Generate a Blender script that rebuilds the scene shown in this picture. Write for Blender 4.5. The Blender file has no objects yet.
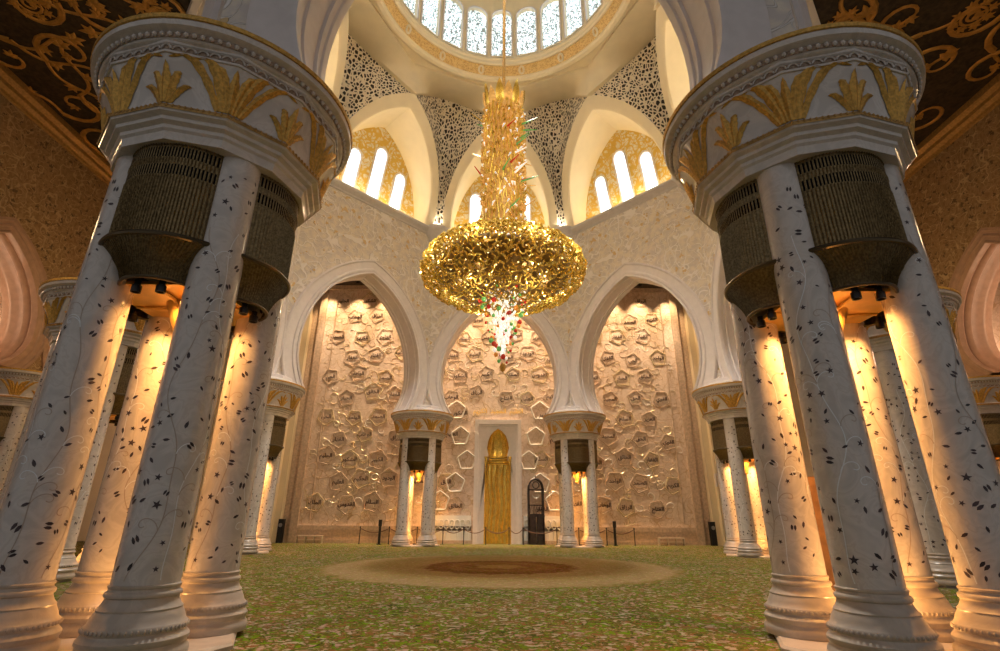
import bpy, math, random
from mathutils import Vector, Matrix
R = math.radians; PI = math.pi; cos = math.cos; sin = math.sin
rnd = random.Random(7)
SC = bpy.context.scene
COL = SC.collection

# ------------------------------------------------------------------ mesh builder
class MB:
    def __init__(s): s.v = []; s.f = []; s.m = []
    def add(s, vs, fs, mi=0):
        b = len(s.v); s.v += [tuple(p) for p in vs]
        s.f += [tuple(b + i for i in f) for f in fs]; s.m += [mi] * len(fs)
    def grid(s, rows, closed=False, mi=0, flip=False, mf=None):
        n = len(rows[0]); b = len(s.v)
        for r in rows: s.v += [tuple(p) for p in r]
        for i in range(len(rows) - 1):
            for j in range(n if closed else n - 1):
                k = (j + 1) % n
                q = (b + i*n + j, b + i*n + k, b + (i+1)*n + k, b + (i+1)*n + j)
                s.f.append(q[::-1] if flip else q); s.m.append(mf(i, j) if mf else mi)
    def box(s, x0, y0, z0, x1, y1, z1, mi=0):
        s.add([(x0,y0,z0),(x1,y0,z0),(x1,y1,z0),(x0,y1,z0),(x0,y0,z1),(x1,y0,z1),(x1,y1,z1),(x0,y1,z1)],
              [(0,3,2,1),(4,5,6,7),(0,1,5,4),(1,2,6,5),(2,3,7,6),(3,0,4,7)], mi)
    def lathe(s, prof, n=32, c=(0,0), mi=0, cap=True, rf=None):
        rows = []
        for r, z in prof:
            rows.append([(c[0] + (rf(r, 2*PI*j/n) if rf else r)*cos(2*PI*j/n), c[1] + (rf(r, 2*PI*j/n) if rf else r)*sin(2*PI*j/n), z) for j in range(n)])
        b = len(s.v); s.grid(rows, True, mi)
        if cap:
            s.f.append(tuple(b + j for j in range(n))[::-1]); s.m.append(mi)
            s.f.append(tuple(b + (len(rows)-1)*n + j for j in range(n))); s.m.append(mi)
    def tube(s, pts, r, n=6, mi=0, closed=False, flat=None, up=None):
        pts = [Vector(p) for p in pts]; rows = []; N = len(pts)
        for i, p in enumerate(pts):
            a = pts[(i-1) % N] if (closed or i > 0) else p; c = pts[(i+1) % N] if (closed or i < N-1) else p
            t = (c - a)
            t = t.normalized() if t.length > 1e-9 else Vector((0,0,1))
            u = Vector(up) if up is not None else (Vector((0,0,1)) if abs(t.z) < .9 else Vector((1,0,0)))
            x = t.cross(u); x = x.normalized() if x.length > 1e-9 else Vector((1,0,0)); y = x.cross(t).normalized()
            rr = r[i] if isinstance(r, (list, tuple)) else r
            fy = flat if flat else 1
            rows.append([p + x*rr*cos(2*PI*j/n) + y*rr*fy*sin(2*PI*j/n) for j in range(n)])
        if closed: rows.append(rows[0])
        s.grid(rows, True, mi, flip=True)
    def ico(s, c, r, mi=0, sq=(1,1,1)):
        P = [(1,0,0),(-1,0,0),(0,1,0),(0,-1,0),(0,0,1),(0,0,-1)]
        vs = list(P); F = [(0,2,4),(2,1,4),(1,3,4),(3,0,4),(2,0,5),(1,2,5),(3,1,5),(0,3,5)]
        cache = {}
        def mid(a, b):
            k = (min(a,b), max(a,b))
            if k not in cache:
                v = Vector(vs[a]) + Vector(vs[b]); v.normalize(); vs.append(tuple(v)); cache[k] = len(vs)-1
            return cache[k]
        G = []
        for a,b,c2 in F:
            x,y,z = mid(a,b),mid(b,c2),mid(c2,a); G += [(a,x,z),(x,b,y),(z,y,c2),(x,y,z)]
        s.add([(c[0]+v[0]*r*sq[0], c[1]+v[1]*r*sq[1], c[2]+v[2]*r*sq[2]) for v in vs], G, mi)
    def build(s, name, mats, parent=None, smooth=False, M=None):
        me = bpy.data.meshes.new(name); me.from_pydata(s.v, [], s.f)
        if not isinstance(mats, (list, tuple)): mats = [mats]
        for m in mats: me.materials.append(m)
        me.polygons.foreach_set('material_index', s.m)
        if smooth:
            me.polygons.foreach_set('use_smooth', [True]*len(s.f))
            try: me.set_sharp_from_angle(angle=R(38))
            except Exception: pass
        me.update()
        o = bpy.data.objects.new(name, me); COL.objects.link(o)
        if parent: o.parent = parent
        if M: o.matrix_local = M
        return o
def tag(o, label=None, cat=None, group=None, kind=None):
    if label: o['label'] = label
    if cat: o['category'] = cat
    if group: o['group'] = group
    if kind: o['kind'] = kind
    return o
def empty(name, loc=(0,0,0), rz=0):
    o = bpy.data.objects.new(name, None); COL.objects.link(o); o.location = loc; o.rotation_euler = (0,0,rz); o.empty_display_size = .2
    return o
def struct(o): o['kind'] = 'structure'; return o
def copy_tree(o, parent=None):
    c = o.copy(); COL.objects.link(c)
    if parent is not None: c.parent = parent
    for ch in list(o.children): copy_tree(ch, c)
    return c

# ------------------------------------------------------------------ materials
def newmat(name):
    m = bpy.data.materials.new(name); m.use_nodes = True; nt = m.node_tree
    return m, nt, nt.nodes['Principled BSDF']
def N(nt, t, **kw):
    n = nt.nodes.new(t)
    for k, v in kw.items():
        if k in n.inputs: n.inputs[k].default_value = v
        else: setattr(n, k, v)
    return n
def L(nt, a, b): nt.links.new(a, b)
def ramp(nt, stops, interp='LINEAR'):
    n = nt.nodes.new('ShaderNodeValToRGB'); cr = n.color_ramp; cr.interpolation = interp
    while len(cr.elements) < len(stops): cr.elements.new(.5)
    for e, (p, c) in zip(cr.elements, stops):
        e.position = p; e.color = (c[0], c[1], c[2], 1) if isinstance(c, tuple) else (c, c, c, 1)
    return n
def plain(name, col, rough=.5, metal=0, bump=0, bscale=20, var=0, vscale=3, emit=None, es=0, spec=.5):
    m, nt, b = newmat(name)
    b.inputs['Base Color'].default_value = (*col, 1); b.inputs['Roughness'].default_value = rough; b.inputs['Metallic'].default_value = metal
    b.inputs['Specular IOR Level'].default_value = spec
    tc = N(nt, 'ShaderNodeTexCoord')
    if var:
        no = N(nt, 'ShaderNodeTexNoise', Scale=vscale, Detail=4.0); L(nt, tc.outputs['Object'], no.inputs['Vector'])
        rp = ramp(nt, [(.35, tuple(c*(1-var) for c in col)), (.65, tuple(min(1,c*(1+var)) for c in col))])
        L(nt, no.outputs['Fac'], rp.inputs['Fac']); L(nt, rp.outputs['Color'], b.inputs['Base Color'])
    if bump:
        no = N(nt, 'ShaderNodeTexNoise', Scale=bscale, Detail=3.0); L(nt, tc.outputs['Object'], no.inputs['Vector'])
        bp = N(nt, 'ShaderNodeBump', Strength=bump, Distance=.02); L(nt, no.outputs['Fac'], bp.inputs['Height']); L(nt, bp.outputs['Normal'], b.inputs['Normal'])
    if emit:
        b.inputs['Emission Color'].default_value = (*emit, 1); b.inputs['Emission Strength'].default_value = es
    return m
def vine_mat(name, base, line, leaf, sc=1.0, rough=.45, w=.025, blob=.22, bump=.5, base2=None):
    """carved floral relief: warped noise contour lines (stems) and clusters of blossoms"""
    m, nt, b = newmat(name)
    tc = N(nt, 'ShaderNodeTexCoord'); geo = tc.outputs['Object']
    wn = N(nt, 'ShaderNodeTexNoise', Scale=.9*sc, Detail=1.0); L(nt, geo, wn.inputs['Vector'])
    ad = N(nt, 'ShaderNodeVectorMath', operation='MULTIPLY_ADD'); L(nt, wn.outputs['Color'], ad.inputs[0]); ad.inputs[1].default_value = (.9/sc,)*3; L(nt, geo, ad.inputs[2])
    def stem(scale, wd):
        n1 = N(nt, 'ShaderNodeTexNoise', Scale=scale*sc, Detail=0.0); L(nt, ad.outputs[0], n1.inputs['Vector'])
        a = N(nt, 'ShaderNodeMath', operation='SUBTRACT'); L(nt, n1.outputs['Fac'], a.inputs[0]); a.inputs[1].default_value = .5
        c = N(nt, 'ShaderNodeMath', operation='ABSOLUTE'); L(nt, a.outputs[0], c.inputs[0])
        r = ramp(nt, [(0, 1.0), (wd, 1.0), (wd*1.8, 0.0)]); L(nt, c.outputs[0], r.inputs['Fac']); return r.outputs['Color']
    s1 = stem(.9, w); s2 = stem(2.0, w*1.0)
    vo = N(nt, 'ShaderNodeTexVoronoi', Scale=1.3*sc); L(nt, ad.outputs[0], vo.inputs['Vector'])
    v2 = N(nt, 'ShaderNodeTexVoronoi', Scale=5.0*sc); L(nt, geo, v2.inputs['Vector'])
    mm = N(nt, 'ShaderNodeMath', operation='MULTIPLY_ADD'); L(nt, v2.outputs['Distance'], mm.inputs[0]); mm.inputs[1].default_value = .45; L(nt, vo.outputs['Distance'], mm.inputs[2])
    lf = ramp(nt, [(0, 1.0), (blob+.12, 1.0), (blob + .17, 0.0)]); L(nt, mm.outputs[0], lf.inputs['Fac'])
    mx = N(nt, 'ShaderNodeMath', operation='MAXIMUM'); L(nt, s1, mx.inputs[0]); L(nt, s2, mx.inputs[1])
    bn = N(nt, 'ShaderNodeTexNoise', Scale=2.5*sc, Detail=5.0); L(nt, geo, bn.inputs['Vector'])
    b2 = base2 or tuple(c*.82 for c in base)
    br = ramp(nt, [(.4, b2), (.6, base)]); L(nt, bn.outputs['Fac'], br.inputs['Fac'])
    m1 = N(nt, 'ShaderNodeMixRGB'); L(nt, mx.outputs[0], m1.inputs['Fac']); L(nt, br.outputs['Color'], m1.inputs[1]); m1.inputs[2].default_value = (*line, 1)
    m2 = N(nt, 'ShaderNodeMixRGB'); L(nt, lf.outputs['Color'], m2.inputs['Fac']); L(nt, m1.outputs[0], m2.inputs[1]); m2.inputs[2].default_value = (*leaf, 1)
    L(nt, m2.outputs[0], b.inputs['Base Color']); b.inputs['Roughness'].default_value = rough
    if bump:
        mh = N(nt, 'ShaderNodeMath', operation='MAXIMUM'); L(nt, mx.outputs[0], mh.inputs[0]); L(nt, lf.outputs['Color'], mh.inputs[1])
        bp = N(nt, 'ShaderNodeBump', Strength=bump, Distance=.05); L(nt, mh.outputs[0], bp.inputs['Height']); L(nt, bp.outputs['Normal'], b.inputs['Normal'])
    return m
def lattice_mat(name, rib, hole, sc, thr=.06, emit=None, es=0, stretch=(1,1,1), rough=.6):
    m, nt, b = newmat(name)
    tc = N(nt, 'ShaderNodeTexCoord'); mp = N(nt, 'ShaderNodeMapping'); mp.inputs['Scale'].default_value = stretch; L(nt, tc.outputs['Object'], mp.inputs['Vector'])
    wn = N(nt, 'ShaderNodeTexNoise', Scale=sc*.35, Detail=1.0); L(nt, mp.outputs[0], wn.inputs['Vector'])
    ad = N(nt, 'ShaderNodeVectorMath', operation='MULTIPLY_ADD'); L(nt, wn.outputs['Color'], ad.inputs[0]); ad.inputs[1].default_value = (.9/sc,)*3; L(nt, mp.outputs[0], ad.inputs[2])
    vo = N(nt, 'ShaderNodeTexVoronoi', Scale=sc, feature='DISTANCE_TO_EDGE'); L(nt, ad.outputs[0], vo.inputs['Vector'])
    r = ramp(nt, [(0, 0.0), (thr, 0.0), (thr*1.5, 1.0)]); L(nt, vo.outputs['Distance'], r.inputs['Fac'])
    mx = N(nt, 'ShaderNodeMixRGB'); L(nt, r.outputs['Color'], mx.inputs['Fac']); mx.inputs[1].default_value = (*rib, 1); mx.inputs[2].default_value = (*hole, 1)
    L(nt, mx.outputs[0], b.inputs['Base Color']); b.inputs['Roughness'].default_value = rough
    if emit:
        b.inputs['Emission Color'].default_value = (*emit, 1)
        mu = N(nt, 'ShaderNodeMath', operation='MULTIPLY_ADD'); L(nt, r.outputs['Color'], mu.inputs[0]); mu.inputs[1].default_value = es; mu.inputs[2].default_value = es*.12
        L(nt, mu.outputs[0], b.inputs['Emission Strength'])
    else:
        bp = N(nt, 'ShaderNodeBump', Strength=.8, Distance=.1); bp.invert = True; L(nt, r.outputs['Color'], bp.inputs['Height']); L(nt, bp.outputs['Normal'], b.inputs['Normal'])
    return m
M = {}
def marble(name, col, rough, veins=(.50,.44,.40)):
    m, nt, b = newmat(name)
    tc = N(nt, 'ShaderNodeTexCoord')
    n1 = N(nt, 'ShaderNodeTexNoise', Scale=1.6, Detail=5.0, Distortion=1.2); L(nt, tc.outputs['Object'], n1.inputs['Vector'])
    a = N(nt, 'ShaderNodeMath', operation='SUBTRACT'); L(nt, n1.outputs['Fac'], a.inputs[0]); a.inputs[1].default_value = .5
    c = N(nt, 'ShaderNodeMath', operation='ABSOLUTE'); L(nt, a.outputs[0], c.inputs[0])
    r = ramp(nt, [(0, tuple(.45*x+.55*y for x, y in zip(veins, col))), (.008, tuple(.25*x+.75*y for x, y in zip(veins, col))), (.03, col), (.12, tuple(x*.85 for x in col))]); L(nt, c.outputs[0], r.inputs['Fac'])
    L(nt, r.outputs['Color'], b.inputs['Base Color']); b.inputs['Roughness'].default_value = rough
    return m
M['marble'] = marble('white marble', (.69,.64,.61), .15, (.5,.44,.4))
M['base'] = marble('cream marble base', (.54,.46,.39), .3, (.45,.38,.33))
M['stone'] = plain('white arch stone', (.74,.68,.67), .5, bump=.15, bscale=6, var=.04)
M['stone_carved'] = plain('carved white stone', (.66,.58,.54), .5, bump=.5, bscale=25, var=.12, vscale=14)
M['cream'] = plain('cream plaster', (.80,.69,.50), .55, var=.03, vscale=1)
M['cream_trim'] = plain('pale grey cornice', (.62,.59,.60), .5, var=.04)
M['gold'] = plain('gold leaf', (.62,.36,.08), .42, .55, bump=.6, bscale=45, var=.25, vscale=18)
M['goldband'] = plain('dull gold band', (.42,.25,.08), .45, .5, var=.2, vscale=8)
M['bronze'] = plain('dark bronze grille', (.20,.145,.07), .30, .85, bump=.7, bscale=34, var=.35, vscale=26)
M['bronze_rim'] = plain('bronze rim', (.13,.10,.06), .3, .8)
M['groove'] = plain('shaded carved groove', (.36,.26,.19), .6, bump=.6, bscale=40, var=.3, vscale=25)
M['slot'] = plain('black slot', (.004,.004,.005), .9, spec=0)
M['underplate'] = plain('amber lamp plate', (.75,.45,.12), .35, .5, var=.1)
M['inlay'] = plain('dark stone inlay', (.05,.03,.035), .3, var=.5, vscale=6)
M['pearl'] = plain('mother of pearl inlay', (.85,.87,.9), .12, 0)
M['vine'] = plain('grey brown vine inlay', (.45,.36,.30), .35)
M['spandrel'] = vine_mat('floral spandrel relief', (.78,.69,.58), (.86,.80,.76), (.68,.48,.24), sc=.95, w=.016, blob=.28, bump=1, base2=(.64,.57,.53))
M['aisle_wall'] = vine_mat('amber mosaic wall', (.36,.23,.11), (.50,.35,.18), (.13,.075,.035), sc=1.7, w=.015, blob=.30, bump=.8, base2=(.27,.16,.07))
M['qibla'] = vine_mat('carved qibla marble', (.80,.65,.55), (.60,.43,.28), (.86,.74,.62), sc=1.4, w=.012, blob=.14, bump=.35, base2=(.70,.56,.46))
M['relief'] = plain('pale carved relief', (.58,.44,.33), .32, var=.15, vscale=6)
M['relief_gold'] = plain('gilded relief', (.80,.66,.42), .22, .4, var=.2, vscale=5)
M['gilt_paint'] = plain('gilded lettering', (.95,.66,.16), .35)
M['relief_white'] = plain('white glossy relief', (.9,.87,.82), .15)
M['ink'] = plain('dark calligraphy inlay', (.05,.025,.015), .6, spec=.1)
M['coffer'] = plain('dark brown coffer panel', (.035,.022,.012), .6, bump=.4, bscale=8, var=.6, vscale=5)
M['scroll'] = plain('gilded scrollwork', (.50,.27,.06), .4, .35, bump=.3, bscale=20, var=.2, vscale=3)
M['screen'] = lattice_mat('pierced stone lattice', (.92,.82,.68), (.03,.018,.01), 3.8, .125, stretch=(1,1,.6))
M['glass'] = lattice_mat('leaded dome glass', (.25,.30,.26), (.80,.90,.95), 4.6, .10, emit=(.78,.92,1.0), es=1.5, stretch=(1,1,.8))
M['bright'] = plain('daylit pane', (.8,.9,.95), .3, emit=(.86,.94,1.0), es=1.9)
M['lunette'] = vine_mat('gold flower mural', (.83,.78,.66), (.72,.47,.08), (.78,.50,.08), sc=1.6, w=.05, blob=.2, bump=0, base2=(.72,.62,.40))
M['ring'] = vine_mat('gilded calligraphy band', (.66,.38,.12), (.80,.55,.22), (.45,.22,.06), sc=5, w=.06, blob=.2, bump=.4)
M['mihrab'] = plain('mihrab gold mosaic', (.90,.62,.13), .26, .75, bump=.2, bscale=10, var=.12, vscale=3)
M['chand'] = plain('gold chandelier metal', (.95,.68,.17), .24, .85, var=.15, vscale=3)
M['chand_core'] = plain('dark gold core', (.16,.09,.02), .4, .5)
M['bulb'] = plain('warm chandelier light', (1,.85,.5), .3, emit=(1,.72,.3), es=2.2)
M['crystal'] = plain('white crystal', (.9,.88,.85), .1, emit=(1,.92,.82), es=.55)
M['red'] = plain('red crystal', (.55,.03,.015), .15, emit=(.8,.06,.03), es=.15)
M['green'] = plain('green crystal', (.15,.45,.12), .15, emit=(.2,.7,.2), es=.15)
M['orange'] = plain('orange crystal', (.8,.3,.05), .15, emit=(.9,.35,.06), es=.2)
M['amber'] = plain('amber crystal strip', (.85,.50,.16), .22, .35, var=.3, vscale=6, emit=(1,.55,.16), es=.22)
M['darkwood'] = plain('dark carved wood', (.035,.022,.02), .4, var=.4, vscale=10, bump=.5)
M['wood'] = plain('brown wood', (.35,.17,.06), .4, var=.3, vscale=3)
M['black'] = plain('black metal', (.012,.011,.011), .35)
M['rope'] = plain('brown rope', (.16,.08,.05), .7)
M['grey_metal'] = plain('grey metal', (.4,.38,.35), .3, .8)
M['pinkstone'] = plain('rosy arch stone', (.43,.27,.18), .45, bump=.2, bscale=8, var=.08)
M['whitebox'] = plain('pale rack', (.7,.62,.52), .5)

# ------------------------------------------------------------------ octagon
YC = 24.75
VX = [(-6.0, 8.95), (-14.6, 18.3), (-14.6, 31.3), (-6.0, 40.5), (6.0, 40.5), (14.6, 31.3), (14.6, 18.3), (6.0, 8.95)]
ZT = 25.5; TH = 1.5
def offset_poly(P, d):
    """offset outwards, polygon clockwise seen from above"""
    n = len(P); out = []
    for i in range(n):
        p0, p1, p2 = Vector(P[i-1]), Vector(P[i]), Vector(P[(i+1) % n])
        e1 = (p1-p0).normalized(); e2 = (p2-p1).normalized()
        n1 = Vector((-e1.y, e1.x)); n2 = Vector((-e2.y, e2.x))
        b = (n1+n2).normalized(); out.append(p1 + b*(d/b.dot(n1)))
    return out
VO = offset_poly(VX, .75); VI = offset_poly(VX, -.75)
def halfw(z, s=1.0, off=0.0):
    pass
def arch_curve(s=1.0, off=0.0, n=14, z0=9.95):
    """points (x,z) of the horseshoe arch from left foot over the crown to the right foot; off pushes away from opening"""
    cz = 12.4; W = 4.6*s; H = 6.9
    Rl = 5.04*s; pts = []
    # lower part
    low = []
    a0 = math.asin(max(-1, (z0-cz)/(Rl+off)))
    for i in range(n//2 + 1):
        a = a0 + (0-a0)*i/(n//2)
        low.append((W-Rl + (Rl+off)*cos(a), cz + (Rl+off)*sin(a)))
    c = (H*H - W*W)/(2*W); RR = W + c + off
    a1 = math.acos(min(1, c/RR))
    up = []
    for i in range(1, n+1):
        a = a1*i/n
        up.append((-c + RR*cos(a), cz + RR*sin(a)))
    up[-1] = (0.0, up[-1][1])
    right = low + up
    left = [(-x, z) for x, z in right[:-1]]
    return left + right[::-1]
def bay_frame(i):
    """local frame of bay between vertex i and i+1: origin at mid, X along the wall (left to right seen from inside), Y outwards"""
    a, b = Vector(VX[i]), Vector(VX[(i+1) % 8]); mid = (a+b)/2; e = (b-a).normalized(); nrm = Vector((-e.y, e.x))
    Mx = Matrix(((e.x, nrm.x, 0, mid.x), (e.y, nrm.y, 0, mid.y), (0, 0, 1, 0), (0, 0, 0, 1)))
    return Mx, (b-a).length
def wall_bay(i, name, s):
    zf = 10.0 if i in (0, 6, 7) else 9.5
    Mx, Ln = bay_frame(i); inv = Mx.inverted()
    mb = MB(); zb = 9.95; off = .14
    arc = arch_curve(s, off, 14, zb)
    def bound(P, Q):    # outer rectangle boundary for every arch point
        out = []; n = len(arc); k = n//2
        xa, xb = P, Q
        # left side going up, then top, then right side
        res = []
        nl = k - 5
        for j in range(n):
            x, z = arc[j]
            if j <= nl: res.append((xa, zb + (ZT-zb)*j/nl))
            elif j >= n-1-nl: res.append((xb, zb + (ZT-zb)*(n-1-j)/nl))
            else: res.append((xa + (xb-xa)*(j-nl)/(n-1-2*nl), ZT))
        return res
    faces = []
    for (poly, y) in ((VI, -.75), (VO, .75)):
        a = inv @ Vector((*poly[i], 0)); b = inv @ Vector((*poly[(i+1) % 8], 0))
        bd = bound(a.x, b.x)
        rows = [[(x, y, z) for x, z in arc], [((arc[j][0]+bd[j][0])/2, y, (arc[j][1]+bd[j][1])/2) for j in range(len(arc))], [(x, y, z) for x, z in bd]]
        mb.grid(rows, flip=(y > 0)); faces.append(rows)
    mb.grid([faces[0][0], faces[1][0]], flip=True)
    for j in (0, -1):       # feet
        p = faces[0]; q = faces[1]
        mb.add([p[0][j], p[2][j], q[2][j], q[0][j]], [(0,1,2,3)])
    o = mb.build(name, M['spandrel'], M=Mx); struct(o)
    # moulded arch trim, swept profile: front architrave, soffit with raised edge rolls, rear architrave
    prof = [(1.12, -.74), (1.12, -.86), (1.04, -.93), (.96, -.93), (.92, -.86), (.42, -.86), (.38, -.92), (.28, -.95), (.20, -.92), (.12,-.86), (.10, -.95), (.0, -.97), (-.03, -.90),
            (0, -.72), (.05, -.68), (.05, -.52), (.0, -.47), (.0,-.40), (.07, -.36), (.07, .36), (0, .40), (0, .47), (.05, .52), (.05, .68), (0, .72), (0, .95), (.12, .95), (.2, .9), (1.0, .9), (1.1, .86), (1.1, .74)]
    rows = []
    A = {}
    for offn, d in prof:
        c = arch_curve(s, offn, 14, zf)
        rows.append([(x, d, z) for x, z in c])
    mt = MB(); mt.grid(rows, flip=True)
    for j in (0, -1):
        mt.add([r[j] for r in rows], [tuple(range(len(rows)))])
    t = mt.build('arch_trim', M['stone'], o, smooth=True)
    t['label'] = 'white moulded horseshoe arch surround'
    return o
BN = ['wall_near_left', 'wall_left', 'wall_far_left', 'wall_far', 'wall_far_right', 'wall_right', 'wall_near_right', 'wall_near']
BS = [1.07, 1.1, 1.07, 1.0, 1.07, 1.1, 1.07, 1.0]
for i in range(8): wall_bay(i, BN[i], BS[i])

# impost piers above each capital carrying the arch feet (octagon corners)
for i, (vx, vy) in enumerate(VX):
    mb = MB()
    dz = .48 if i in (0, 7) else 0
    mb.lathe([(2.0, 9.3+dz), (2.0, 9.62+dz), (1.9, 9.70+dz), (1.62, 9.78+dz), (1.62, 9.96+dz), (1.50, 10.02+dz)], 12, (0,0))
    o = mb.build('trim_%d' % (i+1), M['stone']); o.location = (vx, vy, 0); struct(o)

# cornice round the octagon with round corbels at the corners
mb = MB()
prof = [(.70, 24.75), (.72, 24.95), (.85, 25.02), (.88, 25.12), (1.05, 25.2), (1.22, 25.32), (1.25, 25.52), (1.15, 25.6), (.5, 25.62)]
rows = []
for d, z in prof:
    rows.append([(p.x, p.y, z) for p in offset_poly(VX, -d)])
mb.grid(rows, True)
for vx, vy in VI:
    mb.lathe([(.05, 23.9), (.35, 23.98), (.42, 24.1), (.5, 24.2), (.75, 24.5), (.8, 24.62), (1.05, 24.95), (1.1, 25.1), (1.3, 25.3), (1.36, 25.5), (1.36, 25.62)], 24, (vx, vy))
o = mb.build('trim_9', M['cream_trim'], smooth=True); struct(o)

# ------------------------------------------------------------------ vault above the cornice
def vdir(i): v = Vector(VX[i]) - Vector((0, YC)); return v
JR, JZ = 10.5, 34.1
junc = []
for i in range(8):
    a, b = Vector(VX[i]), Vector(VX[(i+1) % 8]); m = (a+b)/2 - Vector((0, YC)); u = m.normalized()
    junc.append(Vector((u.x*JR, YC+u.y*JR, JZ)))
def lun_pt(i, t, off=0.0):
    """lunette arch of bay i on its leaning plane; t -1..1 (vertex i .. vertex i+1), off widens (+) or narrows (-)"""
    a = Vector((*VI[i], 25.5)); b = Vector((*VI[(i+1) % 8], 25.5)); mid = (a+b)/2; h = (b-a)/2*.90
    J = junc[i]; up = J-mid
    # pointed arch
    W = 1.0; k = abs(t)
    H = 1.0; c = .55; RR = W+c; a1 = math.acos(c/RR); ang = a1*(1-k)
    x = (-c + RR*cos(ang)); z = RR*sin(ang)/(RR*sin(a1))
    sx = (1 if t > 0 else -1)
    x = x*(1 + off/h.length*1.0); z = z*(1 + off/up.length*1.6)
    return mid + h*(sx*x) + up*z
NT = 14
for i in range(8):
    mb = MB(); Mx, Ln = bay_frame(i); nrm = Vector((Mx[0][1], Mx[1][1], 0))
    ts = [-1 + 2*k/(2*NT) for k in range(2*NT+1)]
    outer = [lun_pt(i, t) for t in ts]; inner = [lun_pt(i, t, -.62) for t in ts]; inner2 = [lun_pt(i, t, -.72) for t in ts]
    deep = .5
    mb.grid([[p - nrm*.12 for p in outer], [p - nrm*.12 for p in inner], [p for p in inner2]], flip=False)      # broad band
    mb.grid([[p + nrm*.5 for p in outer], [p - nrm*.12 for p in outer]])
    BYp = 2.3
    base = Vector((*(Vector(VX[i])+Vector(VX[(i+1) % 8]))/2, 0))
    mi = (Vector((*VI[i], 0)) + Vector((*VI[(i+1) % 8], 0)))/2
    rin = (mi - Vector((0, YC, 0))).length
    def lean(z): return -.75 - (rin-JR)*(z-25.5)/(JZ-25.5)*.52
    e = Vector((Mx[0][0], Mx[1][0], 0))
    def P(x, z, d=0.0): q = base + e*x + nrm*(lean(z) + 1.75 + d); return Vector((q.x, q.y, z))
    loc = [((p-base).dot(e), p.z) for p in inner2]
    step = [p + nrm*.3 for p in inner2]; back = [P(x, z, .05) for x, z in loc]
    mb.grid([inner2, step, back], flip=False)
    mb.add([inner2[0], inner2[-1], back[-1], back[0]], [(0,1,2,3)])
    o = mb.build('window_%d' % (i+1), M['cream'], smooth=True); struct(o)
    # back wall with mural and tall windows
    bw = MB()
    for k in range(2*NT):
        (x0, z0), (x1, z1) = loc[k], loc[k+1]
        bw.add([P(x0, 25.4), P(x1, 25.4), P(x1, z1+.3), P(x0, z0+.3)], [(0,1,2,3)])
    bw.build('mural_wall', M['lunette'], o)
    for wx, ww, wt in ((-2.25, .5, 29.4), (0, .52, 30.6), (2.25, .5, 29.4)):
        fr = MB(); pn = MB()
        def wcurve(w, top):
            c = [(wx-w, 26.3)] + [(wx - w*cos(PI*k/10), top + w*1.1*sin(PI*k/10)) for k in range(11)] + [(wx+w, 26.3)]
            return c
        ci, co = wcurve(ww, wt), wcurve(ww+.14, wt)
        fr.grid([[P(x, z, -.02) for x, z in co], [P(x, z, -.16) for x, z in co], [P(x, z, -.16) for x, z in ci], [P(x, z, -.02) for x, z in ci]], flip=True)
        f = fr.build('window_frame', M['stone'], o)
        c = wcurve(ww, wt); pn.add([P(x, z, -.05) for x, z in c], [tuple(range(len(c)))])
        pn.build('pane', M['bright'], f)
    # warm lamp hidden on the sill behind the cornice
    q = base + nrm*.1
    l = bpy.data.lights.new('sill_lamp', 'AREA'); l.shape = 'RECTANGLE'; l.size = 7; l.size_y = .3; l.energy = 230; l.color = (1, .80, .46)
    lo = bpy.data.objects.new('sill_lamp', l); COL.objects.link(lo)
    lo.matrix_world = Matrix(((e.x, -nrm.x, 0, q.x), (e.y, -nrm.y, 0, q.y), (0, 0, -1, 25.66), (0, 0, 0, 1)))
    # fill spot added on the cornice ledge corner to brighten lattice and vault
    vv = (Vector((0, YC)) - Vector(VI[i])).normalized(); vq = Vector(VI[i]) + vv*.35
    l = bpy.data.lights.new('ledge_fill', 'SPOT'); l.energy = 420; l.spot_size = R(110); l.spot_blend = .7; l.color = (1, .86, .62); l.shadow_soft_size = .2
    lo = bpy.data.objects.new('ledge_fill', l); COL.objects.link(lo); lo.location = (vq.x, vq.y, 25.75)
    lo.rotation_euler = Vector((vv.x*.5, vv.y*.5, 1)).to_track_quat('-Z', 'Y').to_euler()
# pierced screens between the lunettes
names_scr = ['near left', 'left near', 'left far', 'far left', 'far right', 'right far', 'right near', 'near right']
TOPARC = []
lab_scr = {3: 'pierced stone lattice pendentive left of the chandelier stem', 4: 'pierced stone lattice pendentive right of the chandelier stem',
           2: 'pierced stone lattice pendentive at the left edge of the vault beside the arch', 5: 'pierced stone lattice pendentive at the right edge of the vault beside the arch',
           0: 'pierced stone lattice pendentive over the near left capital', 1: 'pierced stone lattice pendentive over the left side column',
           6: 'pierced stone lattice pendentive over the right side column', 7: 'pierced stone lattice pendentive over the near right capital'}
for i in range(8):
    Lb, Rb = (i-1) % 8, i     # bay before and after vertex i
    v = Vector((*VX[i], 0)) - Vector((0, YC, 0)); out = v.normalized()
    nS, nU = 16, 14
    rows = []
    for k in range(nS+1):
        s = k/nS
        # left edge: right half of bay i-1's lunette from vertex (t=1) to apex (t=0)
        p = lun_pt(Lb, 1 - s); q = lun_pt(Rb, -1 + s)
        row = []
        for u in range(nU+1):
            t = u/nU; bl = 4*t*(1-t)
            row.append(p.lerp(q, t) + out*(bl*4.1*s**1.4 + .1) + Vector((0,0,1))*bl*4.6*s**2.0)
        rows.append(row)
    mb = MB(); mb.grid(rows, flip=True)
    o = mb.build('pierced_screen', M['screen'], smooth=True)
    tag(o, lab_scr[i], 'lattice screen', 'pierced pendentives under the dome')
    TOPARC.append([p - out*.0 for p in rows[-1]])
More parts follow.
